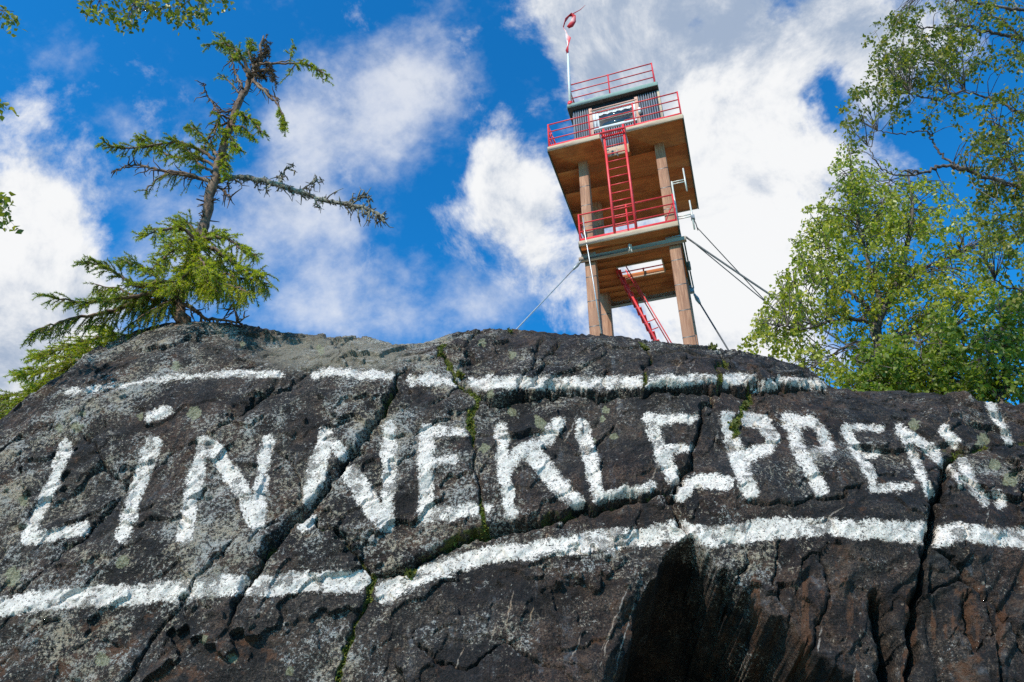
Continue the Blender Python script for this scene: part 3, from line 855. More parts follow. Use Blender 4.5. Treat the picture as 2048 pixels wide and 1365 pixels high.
# ------------------------------------------------------------------ lookout tower
M_COLUMN = wood_mat('column_timber', (0.22, 0.090, 0.045), (0.46, 0.235, 0.135), (0.30, 0.145, 0.085), 'z')
M_DECK = wood_mat('deck_underside', (0.44, 0.125, 0.026), (0.60, 0.195, 0.046), (0.30, 0.080, 0.018), 'x', .35)
M_FASCIA = wood_mat('fascia_board', (0.46, 0.34, 0.22), (0.58, 0.45, 0.31), (0.40, 0.28, 0.18), 'x')
M_GREEN = paint_mat('green_board', (0.045, 0.085, 0.065), (0.07, 0.11, 0.085), .6, .4, 0, 5, (0.10, 0.08, 0.06))
M_ROOFG = paint_mat('roof_edge_green', (0.20, 0.30, 0.25), (0.27, 0.36, 0.30), .6, .5, 0, 5, (0.18, 0.13, 0.09))
M_RED = paint_mat('red_paint', (0.68, 0.026, 0.034), (0.76, 0.065, 0.060), .45, .55, 0, 7, (0.20, 0.06, 0.04))
M_STEEL = paint_mat('galvanised_steel', (0.30, 0.31, 0.31), (0.42, 0.42, 0.40), .5, .5, .35, 7, (0.22, 0.15, 0.10))
M_DARKST = paint_mat('dark_steel', (0.05, 0.05, 0.05), (0.09, 0.085, 0.08), .5, .5, .4, 9, (0.12, 0.07, 0.04))
M_SIDING = paint_mat('grey_siding', (0.15, 0.165, 0.21), (0.24, 0.25, 0.28), .6, .5, 0, 4, (0.20, 0.17, 0.15))
M_SIDEDK = paint_mat('dark_siding_backing', (0.012, 0.014, 0.024), (0.022, 0.024, 0.034), .7, .3, 0, 4)
M_WHITE = paint_mat('white_window_paint', (0.74, 0.74, 0.72), (0.62, 0.61, 0.58), .5, .5, 0, 6, (0.40, 0.34, 0.28))
M_PINKW = paint_mat('faded_salmon_board', (0.58, 0.32, 0.24), (0.66, 0.42, 0.32), .7, .5, 0, 6, (0.40, 0.22, 0.15))
M_ANT = paint_mat('cream_aluminium', (0.66, 0.64, 0.56), (0.55, 0.53, 0.46), .45, .4, .2, 9, (0.35, 0.30, 0.22))
M_POLE = paint_mat('flagpole_white', (0.78, 0.80, 0.78), (0.66, 0.68, 0.66), .35, .3, 0, 8, (0.40, 0.38, 0.34))
_m, _nt, _b, _ = new_mat('window_glass'); _b.inputs['Base Color'].default_value = (0.03, 0.035, 0.045, 1); _b.inputs['Roughness'].default_value = 0.06
_b.inputs['Specular IOR Level'].default_value = 0.8
M_GLASS = _m
M_REFLECT = paint_mat('reflection_white', (0.70, 0.68, 0.68), (0.50, 0.48, 0.50), .9, .2, 0, 20)  # whitish colour that stands in for the reflection on the window glass
M_CABLE = paint_mat('wire_rope', (0.06, 0.065, 0.065), (0.11, 0.11, 0.105), .5, .4, .4, 20)
M_CABLE2 = paint_mat('bright_wire', (0.55, 0.55, 0.54), (0.42, 0.42, 0.41), .4, .4, .5, 20)

M_BEAM = wood_mat('weathered_beam', (0.26, 0.20, 0.15), (0.42, 0.33, 0.25), (0.32, 0.25, 0.19), 'x')
TWX, TWY, TYAW = 3.5279, 16.4222, -0.3157
ZG = 10.55
tower = empty('lookout_tower', (TWX, TWY, ZG), TYAW)
tag(tower, 'tall fire lookout tower with red railings and corrugated cabin behind the rock', 'tower')


def TL(x, y, z): return np.array([x, y, z - ZG])


def TW(x, y, z):
    c, s = math.cos(TYAW), math.sin(TYAW)
    return np.array([TWX + c * x - s * y, TWY + s * x + c * y, z])


def tbox(x0, x1, y0, y1, z0, z1, bev=.008):
    return MB().box(x0, x1, y0, y1, z0 - ZG, z1 - ZG, bev)


WU, FU, BU, ZU, XO = 1.987, 1.764, 2.097, 18.347, -.047
WL, FL, BL, ZL = 1.334, 1.496, 1.484, 14.718
CXC, CYC = 1.138, .913
# four columns: timber posts with chamfered corners, joints and straps
for sx in (-1, 1):
    for sy in (-1, 1):
        mb = MB(); h = .140; ch = .016
        prof = [(-h + ch, -h), (h - ch, -h), (h, -h + ch), (h, h - ch), (h - ch, h), (-h + ch, h), (-h, h - ch), (-h, -h + ch)]
        z = ZG - .5; top = ZU
        levels = []
        for zz in np.arange(z, top, .35): levels.append(zz)
        levels.append(top)
        V = []
        for zz in levels:
            k = 1 + .10 * (1 - (zz - z) / (top - z)) + random.uniform(-.008, .008)
            V += [TL(sx * CXC + a * k, sy * CYC + b_ * k, zz) for a, b_ in prof]
        n = 8; Q = [(i * n + j, i * n + (j + 1) % n, (i + 1) * n + (j + 1) % n, (i + 1) * n + j) for i in range(len(levels) - 1) for j in range(n)]
        mb.add(V, Q)
        col = mb.build('column', M_COLUMN, tower)
        for zz in (11.55, 12.35, 13.15, 13.95, 15.75, 16.55, 17.3):
            k = 1 + .10 * (1 - (zz - z) / (top - z)) + .015
            sb = MB(); V = []
            for dz in (-.014, .014): V += [TL(sx * CXC + a * k, sy * CYC + b_ * k, zz + dz) for a, b_ in prof]
            sb.add(V, [(j, (j + 1) % 8, 8 + (j + 1) % 8, 8 + j) for j in range(8)])
            V = [TL(sx * CXC + a * (k - .012), sy * CYC + b_ * (k - .012), zz + dz) for dz in (-.014, .014) for a, b_ in prof]
            sb.build('strap', M_DARKST, col)

# lower platform: deck boards of the underside run across, with a hatch; each board is a part
hx0, hx1, hy0, hy1 = -.52, .70, -.29, .28


def deck_boards(parent, name, x0, x1, y0, y1, z0, z1, holes, bw):
    nb = int(round((y1 - y0) / bw)); e = (y1 - y0) / nb
    for i in range(nb):
        a, b_ = y0 + i * e + .0015, y0 + (i + 1) * e - .0015
        spans = [(x0, x1)]
        for (ax, bx_, ay, by) in holes:
            if a < by and b_ > ay:
                spans = [s for (p, q) in spans for s in ((p, min(q, ax)), (max(p, bx_), q)) if s[1] - s[0] > .02]
        for (p, q) in spans:
            tbox(p, q, a, b_, z0 + random.uniform(0, .003), z1, .002).build(name, M_DECK, parent)


mb = tbox(-WL + .03, hx0 - .02, -FL + .03, hy1, ZL + .035, ZL + .145)
mb.box(hx1 + .02, WL - .03, -FL + .03, hy1, ZL + .035 - ZG, ZL + .145 - ZG, .008)
mb.box(hx0, hx1, -FL + .03, hy0 - .02, ZL + .035 - ZG, ZL + .145 - ZG, .008)
mb.box(-WL + .03, WL - .03, hy1 + .022, BL - .03, ZL + .035 - ZG, ZL + .145 - ZG, .008)
lower = mb.build('platform', M_DECK, tower)
deck_boards(lower, 'deck_board', -WL + .03, WL - .03, -FL + .03, BL - .03, ZL, ZL + .032, [(hx0, hx1, hy0, hy1)], .30)
tbox(-WL, WL, -FL - .01, -FL + .028, ZL - .01, ZL + .16).build('fascia', M_FASCIA, lower)
tbox(WL - .028, WL + .012, -FL + .03, BL + .01, ZL - .02, ZL + .16).build('fascia', M_GREEN, lower)
tbox(-WL - .012, -WL + .028, -FL + .03, BL + .01, ZL - .02, ZL + .16).build('fascia', M_GREEN, lower)
tbox(-WL + .03, WL - .03, BL - .028, BL + .012, ZL - .01, ZL + .16).build('fascia', M_FASCIA, lower)
hf = MB()
for (a, b_, c, d) in ((hx0 - .035, hx1 + .035, hy0 - .035, hy0), (hx0 - .035, hx1 + .035, hy1, hy1 + .035), (hx0 - .035, hx0, hy0, hy1), (hx1, hx1 + .035, hy0, hy1)):
    hf.box(a, b_, c, d, ZL - .05 - ZG, ZL - .003 - ZG, .004)
hf.build('hatch_frame', M_FASCIA, lower)

# upper platform with a notch for the ladder
nx0, nx1, ny = -.45, .30, -1.15
mb = tbox(-WU + XO + .03, nx0, -FU + .03, ny, ZU + .035, ZU + .145)
mb.box(nx1, WU + XO - .03, -FU + .03, ny, ZU + .035 - ZG, ZU + .145 - ZG, .008)
mb.box(-WU + XO + .03, WU + XO - .03, ny + .002, BU - .03, ZU + .035 - ZG, ZU + .145 - ZG, .008)
upper = mb.build('platform', M_DECK, tower)
deck_boards(upper, 'deck_board', -WU + XO + .03, WU + XO - .03, -FU + .03, BU - .03, ZU, ZU + .032, [(nx0, nx1, -9, ny)], .95)
tbox(-WU + XO, nx0 - .01, -FU - .01, -FU + .028, ZU - .015, ZU + .16).build('fascia', M_FASCIA, upper)
tbox(nx1 + .01, WU + XO, -FU - .01, -FU + .028, ZU - .015, ZU + .16).build('fascia', M_FASCIA, upper)
tbox(WU + XO - .028, WU + XO + .012, -FU + .03, BU + .01, ZU - .03, ZU + .16).build('fascia', M_GREEN, upper)
tbox(-WU + XO - .012, -WU + XO + .028, -FU + .03, BU + .01, ZU - .03, ZU + .16).build('fascia', M_GREEN, upper)
tbox(-WU + XO + .03, WU + XO - .03, BU - .028, BU + .012, ZU - .015, ZU + .16).build('fascia', M_FASCIA, upper)
tbox(nx0 + .05, nx1 - .02, ny - .04, ny - .005, ZU - .22, ZU + .14).build('hatch_panel', M_FASCIA, upper)
_hk = MB().tube([TL(-.08, ny - .07, ZU + .02), TL(-.06, ny - .08, ZU - .1), TL(-.09, ny - .08, ZU - .22), TL(-.05, ny - .08, ZU - .33)], .012, 6).build('rope_end', M_CABLE2, upper)

# steel beams clamped across the columns
def clamp_beam(y0, y1, z0, z1, x0, x1, mat):
    b_ = tbox(x0, x1, y0, y1, z0, z1, .01).build('clamp_beam', mat, tower)
    for cx_ in (-CXC, CXC):
        m_ = tbox(cx_ - .20, cx_ + .20, y0 - .02, y1 + .02, z1 + .002, z1 + .05, .006)
        for dx in (-.16, 0, .16): m_.rod(TL(cx_ + dx, (y0 + y1) / 2, z1 + .05), TL(cx_ + dx, (y0 + y1) / 2, z1 + .10), .02, 6)
        m_.build('clamp_plate', M_STEEL, b_)
    m_ = tbox(-.06, .04, y0 - .03, y0 - .002, z0 - .06, z1 + .06, .006)
    m_.rod(TL(-.01, y0 - .06, z0 - .05), TL(-.01, y0 - .06, z1 + .05), .018, 8)
    m_.build('bracket', M_ANT, b_)


clamp_beam(-1.20, -1.085, 14.44, 14.58, -1.42, 1.46, M_BEAM)
clamp_beam(1.085, 1.20, 14.40, 14.56, -1.40, 1.40, M_STEEL)

# railings: every post and rail a bar of its own
def railing(name, corners, zb, height, rails, posts, closed=False, thick=.036, toe=True, mat=None):
    r = MB()
    root = empty(name); root.parent = tower
    mat = mat or M_RED
    for (a, b_) in posts:
        p = MB().box(a - thick * .6, a + thick * .6, b_ - thick * .6, b_ + thick * .6, zb - ZG - .02, zb + height - ZG, .004)
        p.build('post', mat, root)
    seg = list(zip(corners[:-1], corners[1:]))
    for (a, b_) in seg:
        for k, hz in enumerate(rails):
            q = MB().rod(TL(a[0], a[1], zb + hz), TL(b_[0], b_[1], zb + hz), thick * (.5 if k else .55), 8)
            q.build('rail', mat, root)
        if toe:
            ax, ay = a; bx_, by = b_
            MB().beam(TL(ax, ay, zb + .06), TL(bx_, by, zb + .06), .018, .10).build('toe_board', mat, root)
    return root


zl = ZL + .152
e = .04
railing('railing', [(-WL + e, BL - e), (-WL + e, -FL + e), (WL - e, -FL + e), (WL - e, BL - e), (-WL + e + .05, BL - e)], zl, 1.0, (.98, .66, .36),
        [(-WL + e, -FL + e), (0.03, -FL + e), (WL - e, -FL + e), (WL - e, 0), (-WL + e, 0), (WL - e, BL - e), (-WL + e, BL - e), (.02, BL - e)])
zu = ZU + .152
ru = railing('railing', [(-WU + XO + e, BU - e), (-WU + XO + e, -FU + e), (nx0, -FU + e)], zu, 1.02, (1.0, .68, .36),
             [(-WU + XO + e, -FU + e), (-.74, -FU + e + .005), (-WU + XO + e, -.3), (-WU + XO + e, .9), (-WU + XO + e, BU - e)])
railing('railing', [(nx1, -FU + e), (WU + XO - e, -FU + e), (WU + XO - e, BU - e)], zu, 1.02, (1.0, .68, .36),
        [(WU + XO - e, -FU + e), (.58, -FU + e + .005), (WU + XO - e, -.3), (WU + XO - e, .9), (WU + XO - e, BU - e)])
for zz in (1.0, .68):
    MB().rod(TL(nx0, -FU + e, zu + zz), TL(nx1, -FU + e, zu + zz), .018, 8).build('gate_rail', M_RED, tower)
MB().rod(TL(-WU + XO + e, -FU + e, zu + .95), TL(-WU + XO + e + .25, -FU + e + .25, zu + .02), .016, 6).build('railing_brace', M_RED, tower)
MB().rod(TL(-WU + XO + e, -FU + e + .3, zu + .95), TL(-WU + XO + e, -FU + e + .05, zu + .02), .016, 6).build('railing_brace', M_RED, tower)
MB().rod(TL(WL - e, -FU + .5, zl + .9), TL(WL - e - .3, -FL + e, zl + .05), .016, 6).build('railing_brace', M_RED, tower)

# vertical ladder between the platforms
lad = empty('ladder'); lad.parent = tower
xa, xb = -.34, .24


def lad_pt(x, z):
    k = (z - 14.9) / (18.6 - 14.9)
    return TL(x, -1.44 - .24 * k, z)


for x in (xa, xb):
    MB().tube([lad_pt(x, 14.9), lad_pt(x, 16.6), lad_pt(x, 18.75)], [.040, .036, .036], 8).build('stringer', M_RED, lad)
for z in np.arange(15.15, 18.6, .29):
    MB().rod(lad_pt(xa, z), lad_pt(xb, z), .017, 6).build('rung', M_RED, lad)
gt = empty('grating_step'); gt.parent = tower
g0 = tbox(nx0 + .02, nx1 - .02, -FU - .07, -FU - .02, ZU + .10, ZU + .16, .004).build('grating_bar', M_RED, gt)
tbox(nx0 + .02, nx1 - .02, -FU + .10, -FU + .14, ZU + .10, ZU + .16, .004).build('grating_bar', M_RED, gt)
for x in np.arange(nx0 + .06, nx1 - .04, .055):
    tbox(x, x + .022, -FU - .02, -FU + .10, ZU + .115, ZU + .15, .003).build('grating_bar', M_RED, gt)

# steep stair from the ground up through the hatch
st = empty('steep_stair'); st.parent = tower
pa, pb = (-.62, 14.95), (.78, ZG + .02)
for y in (-.20, .20):
    MB().beam(TL(pa[0], y, pa[1]), TL(pb[0], y, pb[1]), .05, .13).build('stringer', M_RED, st)
for k in np.linspace(.06, .95, 15):
    x = pa[0] + (pb[0] - pa[0]) * k; z = pa[1] + (pb[1] - pa[1]) * k
    tbox(x - .06, x + .09, -.175, .175, z - .015, z + .015, .003).build('tread', M_RED, st)
for y in (-.21, .21):
    dx = .26
    MB().rod(TL(pa[0] + dx, y, pa[1]), TL(pb[0] + dx, y, pb[1] + .3), .017, 6).build('handrail', M_RED, st)
    for k in (.15, .5, .85):
        x = pa[0] + (pb[0] - pa[0]) * k; z = pa[1] + (pb[1] - pa[1]) * k
        MB().rod(TL(x, y, z), TL(x + dx, y, z + .06), .014, 6).build('handrail_post', M_RED, st)

# cabin on the upper platform
cb = tower
cx0, cx1, cyf, cyb, cz0, cz1 = -1.37, 1.36, -.86, 1.55, zu, 20.86
wx0, wx1, wz0, wz1 = -.66, .55, 19.78, 20.52
mb = MB()
mb.box(cx0, wx0, cyf, cyf + .06, cz0 - ZG, cz1 - ZG); mb.box(wx1, cx1, cyf, cyf + .06, cz0 - ZG, cz1 - ZG)
mb.box(wx0, wx1, cyf, cyf + .06, cz0 - ZG, wz0 - ZG); mb.box(wx0, wx1, cyf, cyf + .06, wz1 - ZG, cz1 - ZG)
fw_ = mb.build('cabin_wall', M_SIDEDK, cb)
sw0 = tbox(cx0, cx0 + .06, cyf + .062, cyb, cz0, cz1).build('cabin_wall', M_SIDEDK, cb)
sw1 = tbox(cx1 - .06, cx1, cyf + .062, cyb, cz0, cz1).build('cabin_wall', M_SIDEDK, cb)
tbox(cx0 + .062, cx1 - .062, cyb - .06, cyb, cz0, cz1).build('cabin_wall', M_SIDEDK, cb)
sl = .072
for x in np.arange(cx0 + .01, cx1 - .03, sl):
    if x + .034 < wx0 - .10 or x > wx1 + .10: tbox(x, x + .034, cyf - .028, cyf - .001, cz0 + .02, cz1 - .05, .004).build('siding_slat', M_SIDING, fw_)
    else:
        tbox(x, x + .034, cyf - .028, cyf - .001, cz0 + .02, wz0 - .12, .004).build('siding_slat', M_SIDING, fw_)
for y in np.arange(cyf + .03, cyb - .03, sl * 1.5):
    for (a, b_, w_) in ((cx0 - .027, cx0 - .001, sw0), (cx1 + .001, cx1 + .027, sw1)):
        tbox(a, b_, y, y + .045, cz0 + .02, cz1 - .05, .004).build('siding_slat', M_SIDING, w_)
tbox(cx1 - .05, cx1 + .03, cyf - .032, cyf - .002, cz0, cz1 - .05).build('corner_board', M_FASCIA, fw_)
win = MB()
for (a, b_, c, d) in ((wx0 - .09, wx1 + .09, wz1, wz1 + .08), (wx0 - .09, wx1 + .09, wz0 - .09, wz0), (wx0 - .09, wx0, wz0, wz1), (wx1, wx1 + .09, wz0, wz1)):
    win.box(a, b_, cyf - .05, cyf + .02, c - ZG, d - ZG, .006)
win = win.build('window', M_WHITE, cb)
s_ = MB()
for (a, b_, c, d) in ((wx0, wx1, wz1 - .05, wz1), (wx0, wx1, wz0, wz0 + .05), (wx0, wx0 + .10, wz0 + .05, wz1 - .05), (wx1 - .05, wx1, wz0 + .05, wz1 - .05), (wx0 + .1, wx1 - .05, (wz0 + wz1) / 2 - .02, (wz0 + wz1) / 2 + .02)):
    s_.box(a, b_, cyf - .02, cyf + .03, c - ZG, d - ZG, .004)
s_.build('sash', M_WHITE, win)
for (c, d) in ((wz0 + .05, (wz0 + wz1) / 2 - .02), ((wz0 + wz1) / 2 + .02, wz1 - .05)):
    tbox(wx0 + .1, wx1 - .05, cyf + .008, cyf + .014, c, d, 0).build('pane', M_GLASS, win)
cu = MB()  # white scalloped strip before the panes, a glass reflection put in as shape
xs_ = np.linspace(wx0 + .1, wx1 - .06, 60); V = []
for i, x in enumerate(xs_):
    yy = cyf - .003 + .004 * math.sin(i * 1.3)
    V += [TL(x, yy, wz1 - .05), TL(x, yy, wz1 - .15 - .02 * math.sin(i * .5) - .008 * math.sin(i * 2.1))]
cu.add(V, [(2 * i, 2 * i + 1, 2 * i + 3, 2 * i + 2) for i in range(len(xs_) - 1)])
cu.build('reflection_band', M_REFLECT, win)
tbox(wx0 - .14, wx1 + .12, cyf - .075, cyf - .052, wz1 + .06, wz1 + .12).build('lintel_board', M_PINKW, cb)
for x in (-.80, .66):
    tbox(x - .06, x + .05, cyf - .06, cyf - .03, cz0 + .3, wz1 + .22).build('shutter_rail', M_PINKW, cb)
MB().rod(TL(.72, cyf - .10, 19.9), TL(.72, cyf - .10, 20.12), .05, 10).build('wall_lamp', M_WHITE, cb)
rf = tbox(-1.50, 1.36, -1.02, 1.72, 20.90, 21.03, .01).build('roof', M_DARKST, cb)
tbox(-1.51, 1.37, -1.045, -1.022, 20.88, 21.05, .006).build('roof_edge', M_ROOFG, rf)
tbox(1.362, 1.385, -1.02, 1.72, 20.88, 21.05, .006).build('roof_edge', M_ROOFG, rf)
tbox(-1.525, -1.502, -1.02, 1.72, 20.88, 21.05, .006).build('roof_edge', M_ROOFG, rf)
tbox(cx0 + .02, cx1 - .02, cyf - .02, cyb - .02, 20.862, 20.898, .004).build('eave_board', M_SIDEDK, rf)
railing('roof_railing', [(-1.45, 1.6), (-1.45, -.92), (1.29, -.92), (1.29, 1.6)], 21.05, 1.08, (1.06, .72, .38),
        [(-1.45, -.92), (-.13, -.92), (1.29, -.92), (1.29, .4), (-1.45, .4), (1.29, 1.6), (-1.45, 1.6)], toe=False)
for x, y, h in ((-1.05, -.55, .75), (-.72, -.5, .65)):
    MB().tube([TL(x, y, 21.03), TL(x, y, 21.03 + h)], [.014, .010], 6).build('whip_aerial', M_ANT, tower)
MB().box(-.70, -.64, -.54, -.46, 21.03 - ZG, 21.20 - ZG, .01).build('aerial_box', M_DARKST, tower)

# drainpipe cable with clips on the right edge of the lower platform
_dp = MB().tube([TL(WL + .06, -.9, ZL - .05), TL(WL + .06, -.4, ZL - .25), TL(WL + .06, .3, ZL - .2), TL(WL + .06, 1.2, ZL - .12)], .02, 6).build('side_cable', M_GREEN, tower)
tbox(WL + .013, WL + .10, .2, .34, ZL - .12, ZL + .10).build('junction_box', M_GREEN, tower)

# flagpole with its wind-twisted pennant
fp = empty('flagpole', TW(-1.42, -.98, 21.05)); fp.rotation_euler = (0, 0, TYAW)
tag(fp, 'slim white flagpole rising from the left corner of the tower roof', 'flagpole')
MB().tube([(0, 0, -.02), (.02, 0, 1.7), (.05, 0, 3.55)], [.050, .042, .026], 10).build('pole', M_POLE, fp, True)
MB().tube([(0, .0, -.02), (0, 0, .12)], [.085, .085], 10).build('foot_collar', M_RED, fp)
MB().rod((.16, .1, 0), (.02, 0, .75), .013, 6).build('stay', M_DARKST, fp)
MB().tube([(.05, 0, 3.55), (.05, 0, 3.66)], [.045, .01], 8).build('finial', M_DARKST, fp)

_m, _nt, _b, _ = new_mat('pennant_cloth')
_a = _nt.attr('col', 'Color'); _sp = _nt.n.new('ShaderNodeSeparateColor'); _nt.link(_a, _sp.inputs[0])
_nt.put(_b.inputs['Base Color'], _nt.mix(_sp.outputs[0], (0.62, 0.025, 0.04), (0.78, 0.72, 0.70)))
_b.inputs['Roughness'].default_value = .8
top = TW(-1.42, -.98, 21.05)
pc = [(0.03, 3.25), (.02, 3.6), (.10, 3.95), (.03, 4.3), (.02, 4.75), (-.06, 5.1), (.03, 5.55), (.22, 5.85), (.34, 5.7), (.32, 5.35), (.22, 5.1), (.10, 5.0)]
pc = [(x, z * .80) for x, z in pc]
pen = MB(); V = []; C = []
for i, (x, z) in enumerate(pc):
    w = [.03, .07, .13, .10, .05, .08, .11, .11, .10, .08, .06, .03][i]
    th = i * .75
    V += [(x - w * math.cos(th * .4), -.03 + w * math.sin(th), z), (x + w * math.cos(th * .4), -.05 - w * math.sin(th), z + .05)]
    wt = 1.0 if i in (3, 4) else 0.0
    C += [(wt, 0, 0, 1), (wt * .6 if i != 9 else .7, 0, 0, 1)]
pen.add(V, [(2 * i, 2 * i + 1, 2 * i + 3, 2 * i + 2) for i in range(len(pc) - 1)], None, np.array(C))
tail = [(.28, -.05, 4.69), (.45, -.05, 4.76), (.60, -.06, 4.80), (.78, -.06, 4.98)]
pen.tube(tail, [.02, .015, .012, .006], 5, (0, 0, 0, 1))
po = pen.build('pennant', _m, None, True, True)
sol = po.modifiers.new('cloth', 'SOLIDIFY'); sol.thickness = .008
po.location = top; po.rotation_euler = (0, 0, TYAW)
tag(po, 'red and white pennant twisted by wind at the flagpole top', 'pennant')

# antenna bracket of cream tubes beside the upper column
an = empty('antenna', TW(1.27, -1.25, 15.0)); an.rotation_euler = (0, 0, TYAW)
tag(an, 'cream dipole antenna on a bracket beside the right tower railing', 'antenna')
MB().rod((0.06, 0, -.15), (.06, 0, 1.52), .024, 8).build('mast', M_ANT, an)
for z in (1.50, 1.42): MB().rod((.06, 0, z), (.42, 0, z), .016, 6).build('arm', M_ANT, an)
MB().rod((.42, 0, 1.06), (.42, 0, 1.92), .022, 8).build('dipole', M_ANT, an)
for z in (.22, .14): MB().rod((.06, 0, z), (.44, 0, z), .016, 6).build('arm', M_ANT, an)
MB().rod((.44, 0, -.32), (.44, 0, .70), .022, 8).build('dipole', M_ANT, an)
MB().box(.40, .50, -.05, .05, .02, .16, .01).build('clamp', M_STEEL, an)
MB().tube([(.46, 0, .02), (.5, 0, -.15), (.52, 0, -.38)], [.02, .016, .012], 6).build('lead', M_DARKST, an)

# guy wires, each anchored in the ground
def guy(a, b_, r, label, mat, sag=.0, eye=.5):
    a = np.asarray(a, float); b_ = np.asarray(b_, float)
    g = empty('guy_wire', tuple(b_)); tag(g, label, 'cable', 'guy wires of the tower')
    A = a - b_
    L = np.linalg.norm(A); t = -A / L
    ts_ = np.linspace(0, 1, 14)
    pts = np.array([A * (1 - k) + np.array([0, 0, -sag * 4 * k * (1 - k)]) for k in ts_])
    pts[0] = A + t * eye
    MB().tube(pts, r, 6).build('rope', mat, g, True)
    if eye > .1:
        MB().rod(A, A + t * eye * .25, r * 1.6, 6).build('shackle', M_STEEL, g)
        MB().tube([A + t * eye * .22, A + t * eye * .5, A + t * eye * .98], [r * 2.0, r * 2.8, r * 1.6], 8).build('turnbuckle', M_STEEL, g)
    return g


def ground_on_ray(px, py, Y):
    p = at(px, py, Y); return p


def anchor(px1, py1, start, Y):
    """carry the wire that passes the photo point on to the ground"""
    a = np.asarray(start, float); p = at(px1, py1, Y); d = p - a
    for k in np.linspace(1, 4, 400):
        q = a + d * k
        if q[2] <= hill_z(q[0], q[1]) + .05: return q
    return a + d * 2


p0 = TW(-WL - .03, -1.2, 14.42); guy(p0, anchor(1030, 662, p0, 14.5), .018, 'pale guy wire slanting down left from the tower', M_CABLE2)
p0 = TW(WL + .05, 1.3, 14.45); guy(p0, anchor(1460, 706, p0, 16.2), .022, 'short dark guy wire under the tower right side', M_CABLE)
p0 = TW(1.47, -1.15, 14.55); guy(p0, anchor(1545, 590, p0, 14.5), .024, 'thick dark guy wire running right from the clamp beam', M_CABLE, .05, .0)
p0 = TW(1.47, -1.10, 14.62); guy(p0, anchor(1540, 610, p0, 15.2), .014, 'thin grey guy wire just below the thick one', M_CABLE, .03, .0)
p0 = TW(1.77, -1.25, 14.75); guy(p0, anchor(1520, 590, p0, 15.5), .014, 'thin wire running down right from the antenna arm', M_CABLE, .02, .0)
p0 = TW(-1.15, -1.62, 15.15); MB().tube([TL(-1.16, -1.50, 15.7), TL(-1.14, -1.5, 15.1), TL(-1.02, -1.45, 13.5), TL(-.92, -1.30, 11.6)], .016, 6).build('halyard', M_CABLE2, tower, True)
# ------------------------------------------------------------------ trees
M_SPBARK = bark_material('spruce_bark', (0.045, 0.028, 0.020), (0.20, 0.115, 0.068), (0.24, 0.165, 0.11))
M_LICHBARK = bark_material('lichen_bark', (0.055, 0.045, 0.036), (0.24, 0.21, 0.15), (0.36, 0.34, 0.27), 1.5)
M_NEEDLE = leaf_material('spruce_needles', (0.070, 0.115, 0.016), (0.30, 0.35, 0.024), (0.58, 0.50, 0.03), .45, .5)
M_BROWNN = leaf_material('dead_needles', (0.060, 0.040, 0.025), (0.13, 0.09, 0.05), (0.19, 0.16, 0.10), .1, .8)
M_BIBARK = bark_material('birch_bark', (0.030, 0.024, 0.022), (0.13, 0.10, 0.085), (0.24, 0.20, 0.175))
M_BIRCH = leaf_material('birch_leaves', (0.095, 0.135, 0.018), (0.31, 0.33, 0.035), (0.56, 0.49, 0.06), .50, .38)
M_BIRCHD = leaf_material('shaded_birch_leaves', (0.065, 0.095, 0.014), (0.18, 0.20, 0.025), (0.38, 0.30, 0.04), .50, .42)  # darker copy of the birch leaf colours, shade put into the tint
M_SHRUB = leaf_material('shrub_leaves', (0.070, 0.120, 0.014), (0.20, 0.26, 0.028), (0.42, 0.40, 0.05), .50, .45)


def curve(pts, n):
    """smooth path through points"""
    P = np.asarray(pts, float)
    if len(P) == 2: return P[0] + (P[1] - P[0]) * np.linspace(0, 1, n)[:, None]
    E_ = np.concatenate([[2 * P[0] - P[1]], P, [2 * P[-1] - P[-2]]])
    u = np.linspace(0, len(P) - 1 - 1e-6, n); k = u.astype(int); f = (u - k)[:, None]
    p0, p1, p2, p3 = E_[k], E_[k + 1], E_[k + 2], E_[k + 3]
    return .5 * (2 * p1 + (p2 - p0) * f + (2 * p0 - 5 * p1 + 4 * p2 - p3) * f ** 2 + (3 * p1 - p0 - 3 * p2 + p3) * f ** 3)


def unit(v): return v / (np.linalg.norm(v, axis=-1, keepdims=True) + 1e-12)


class Leaves:
    """many small leaf faces gathered as arrays"""
    def __init__(self): self.p = []; self.d = []; self.n = []; self.s = []; self.c = []

    def add(self, p, d, n, s, c):
        self.p.append(p); self.d.append(d); self.n.append(n); self.s.append(s); self.c.append(c)

    def build(self, name, mat, parent, shape='leaf'):
        p = np.concatenate(self.p); d = unit(np.concatenate(self.d)); n = np.concatenate(self.n); s = np.concatenate(self.s)[:, None]; c = np.concatenate(self.c)
        side = unit(np.cross(d, n)); up = np.cross(side, d)
        if shape == 'leaf':
            pts = [p, p + d * s * .38 + side * s * .36 + up * s * .07, p + d * s - up * s * .10, p + d * s * .38 - side * s * .36 + up * s * .07]
            V = np.stack(pts, 1).reshape(-1, 3); b = np.arange(len(p))[:, None] * 4
            T = np.concatenate([b + np.array([[0, 1, 2]]), b + np.array([[0, 2, 3]])])
            C = np.repeat(c, 4, axis=0)
        else:
            V = np.stack([p - side * s * .13, p + side * s * .13, p + d * s], 1).reshape(-1, 3)
            T = np.arange(len(p) * 3).reshape(-1, 3); C = np.repeat(c, 3, axis=0)
        o = mesh_np(name, V, None, T, mat, parent, False, {'col': C})
        return o


def cols(n, lo, hi, yel):
    return np.stack([np.clip(rng.uniform(lo, hi, n), 0, 1), np.clip(rng.random(n) ** 3 * yel, 0, 1), np.zeros(n), np.ones(n)], -1)


# ---- spruce on the crest, drawn from its own crooked skeleton
SPY = 8.3


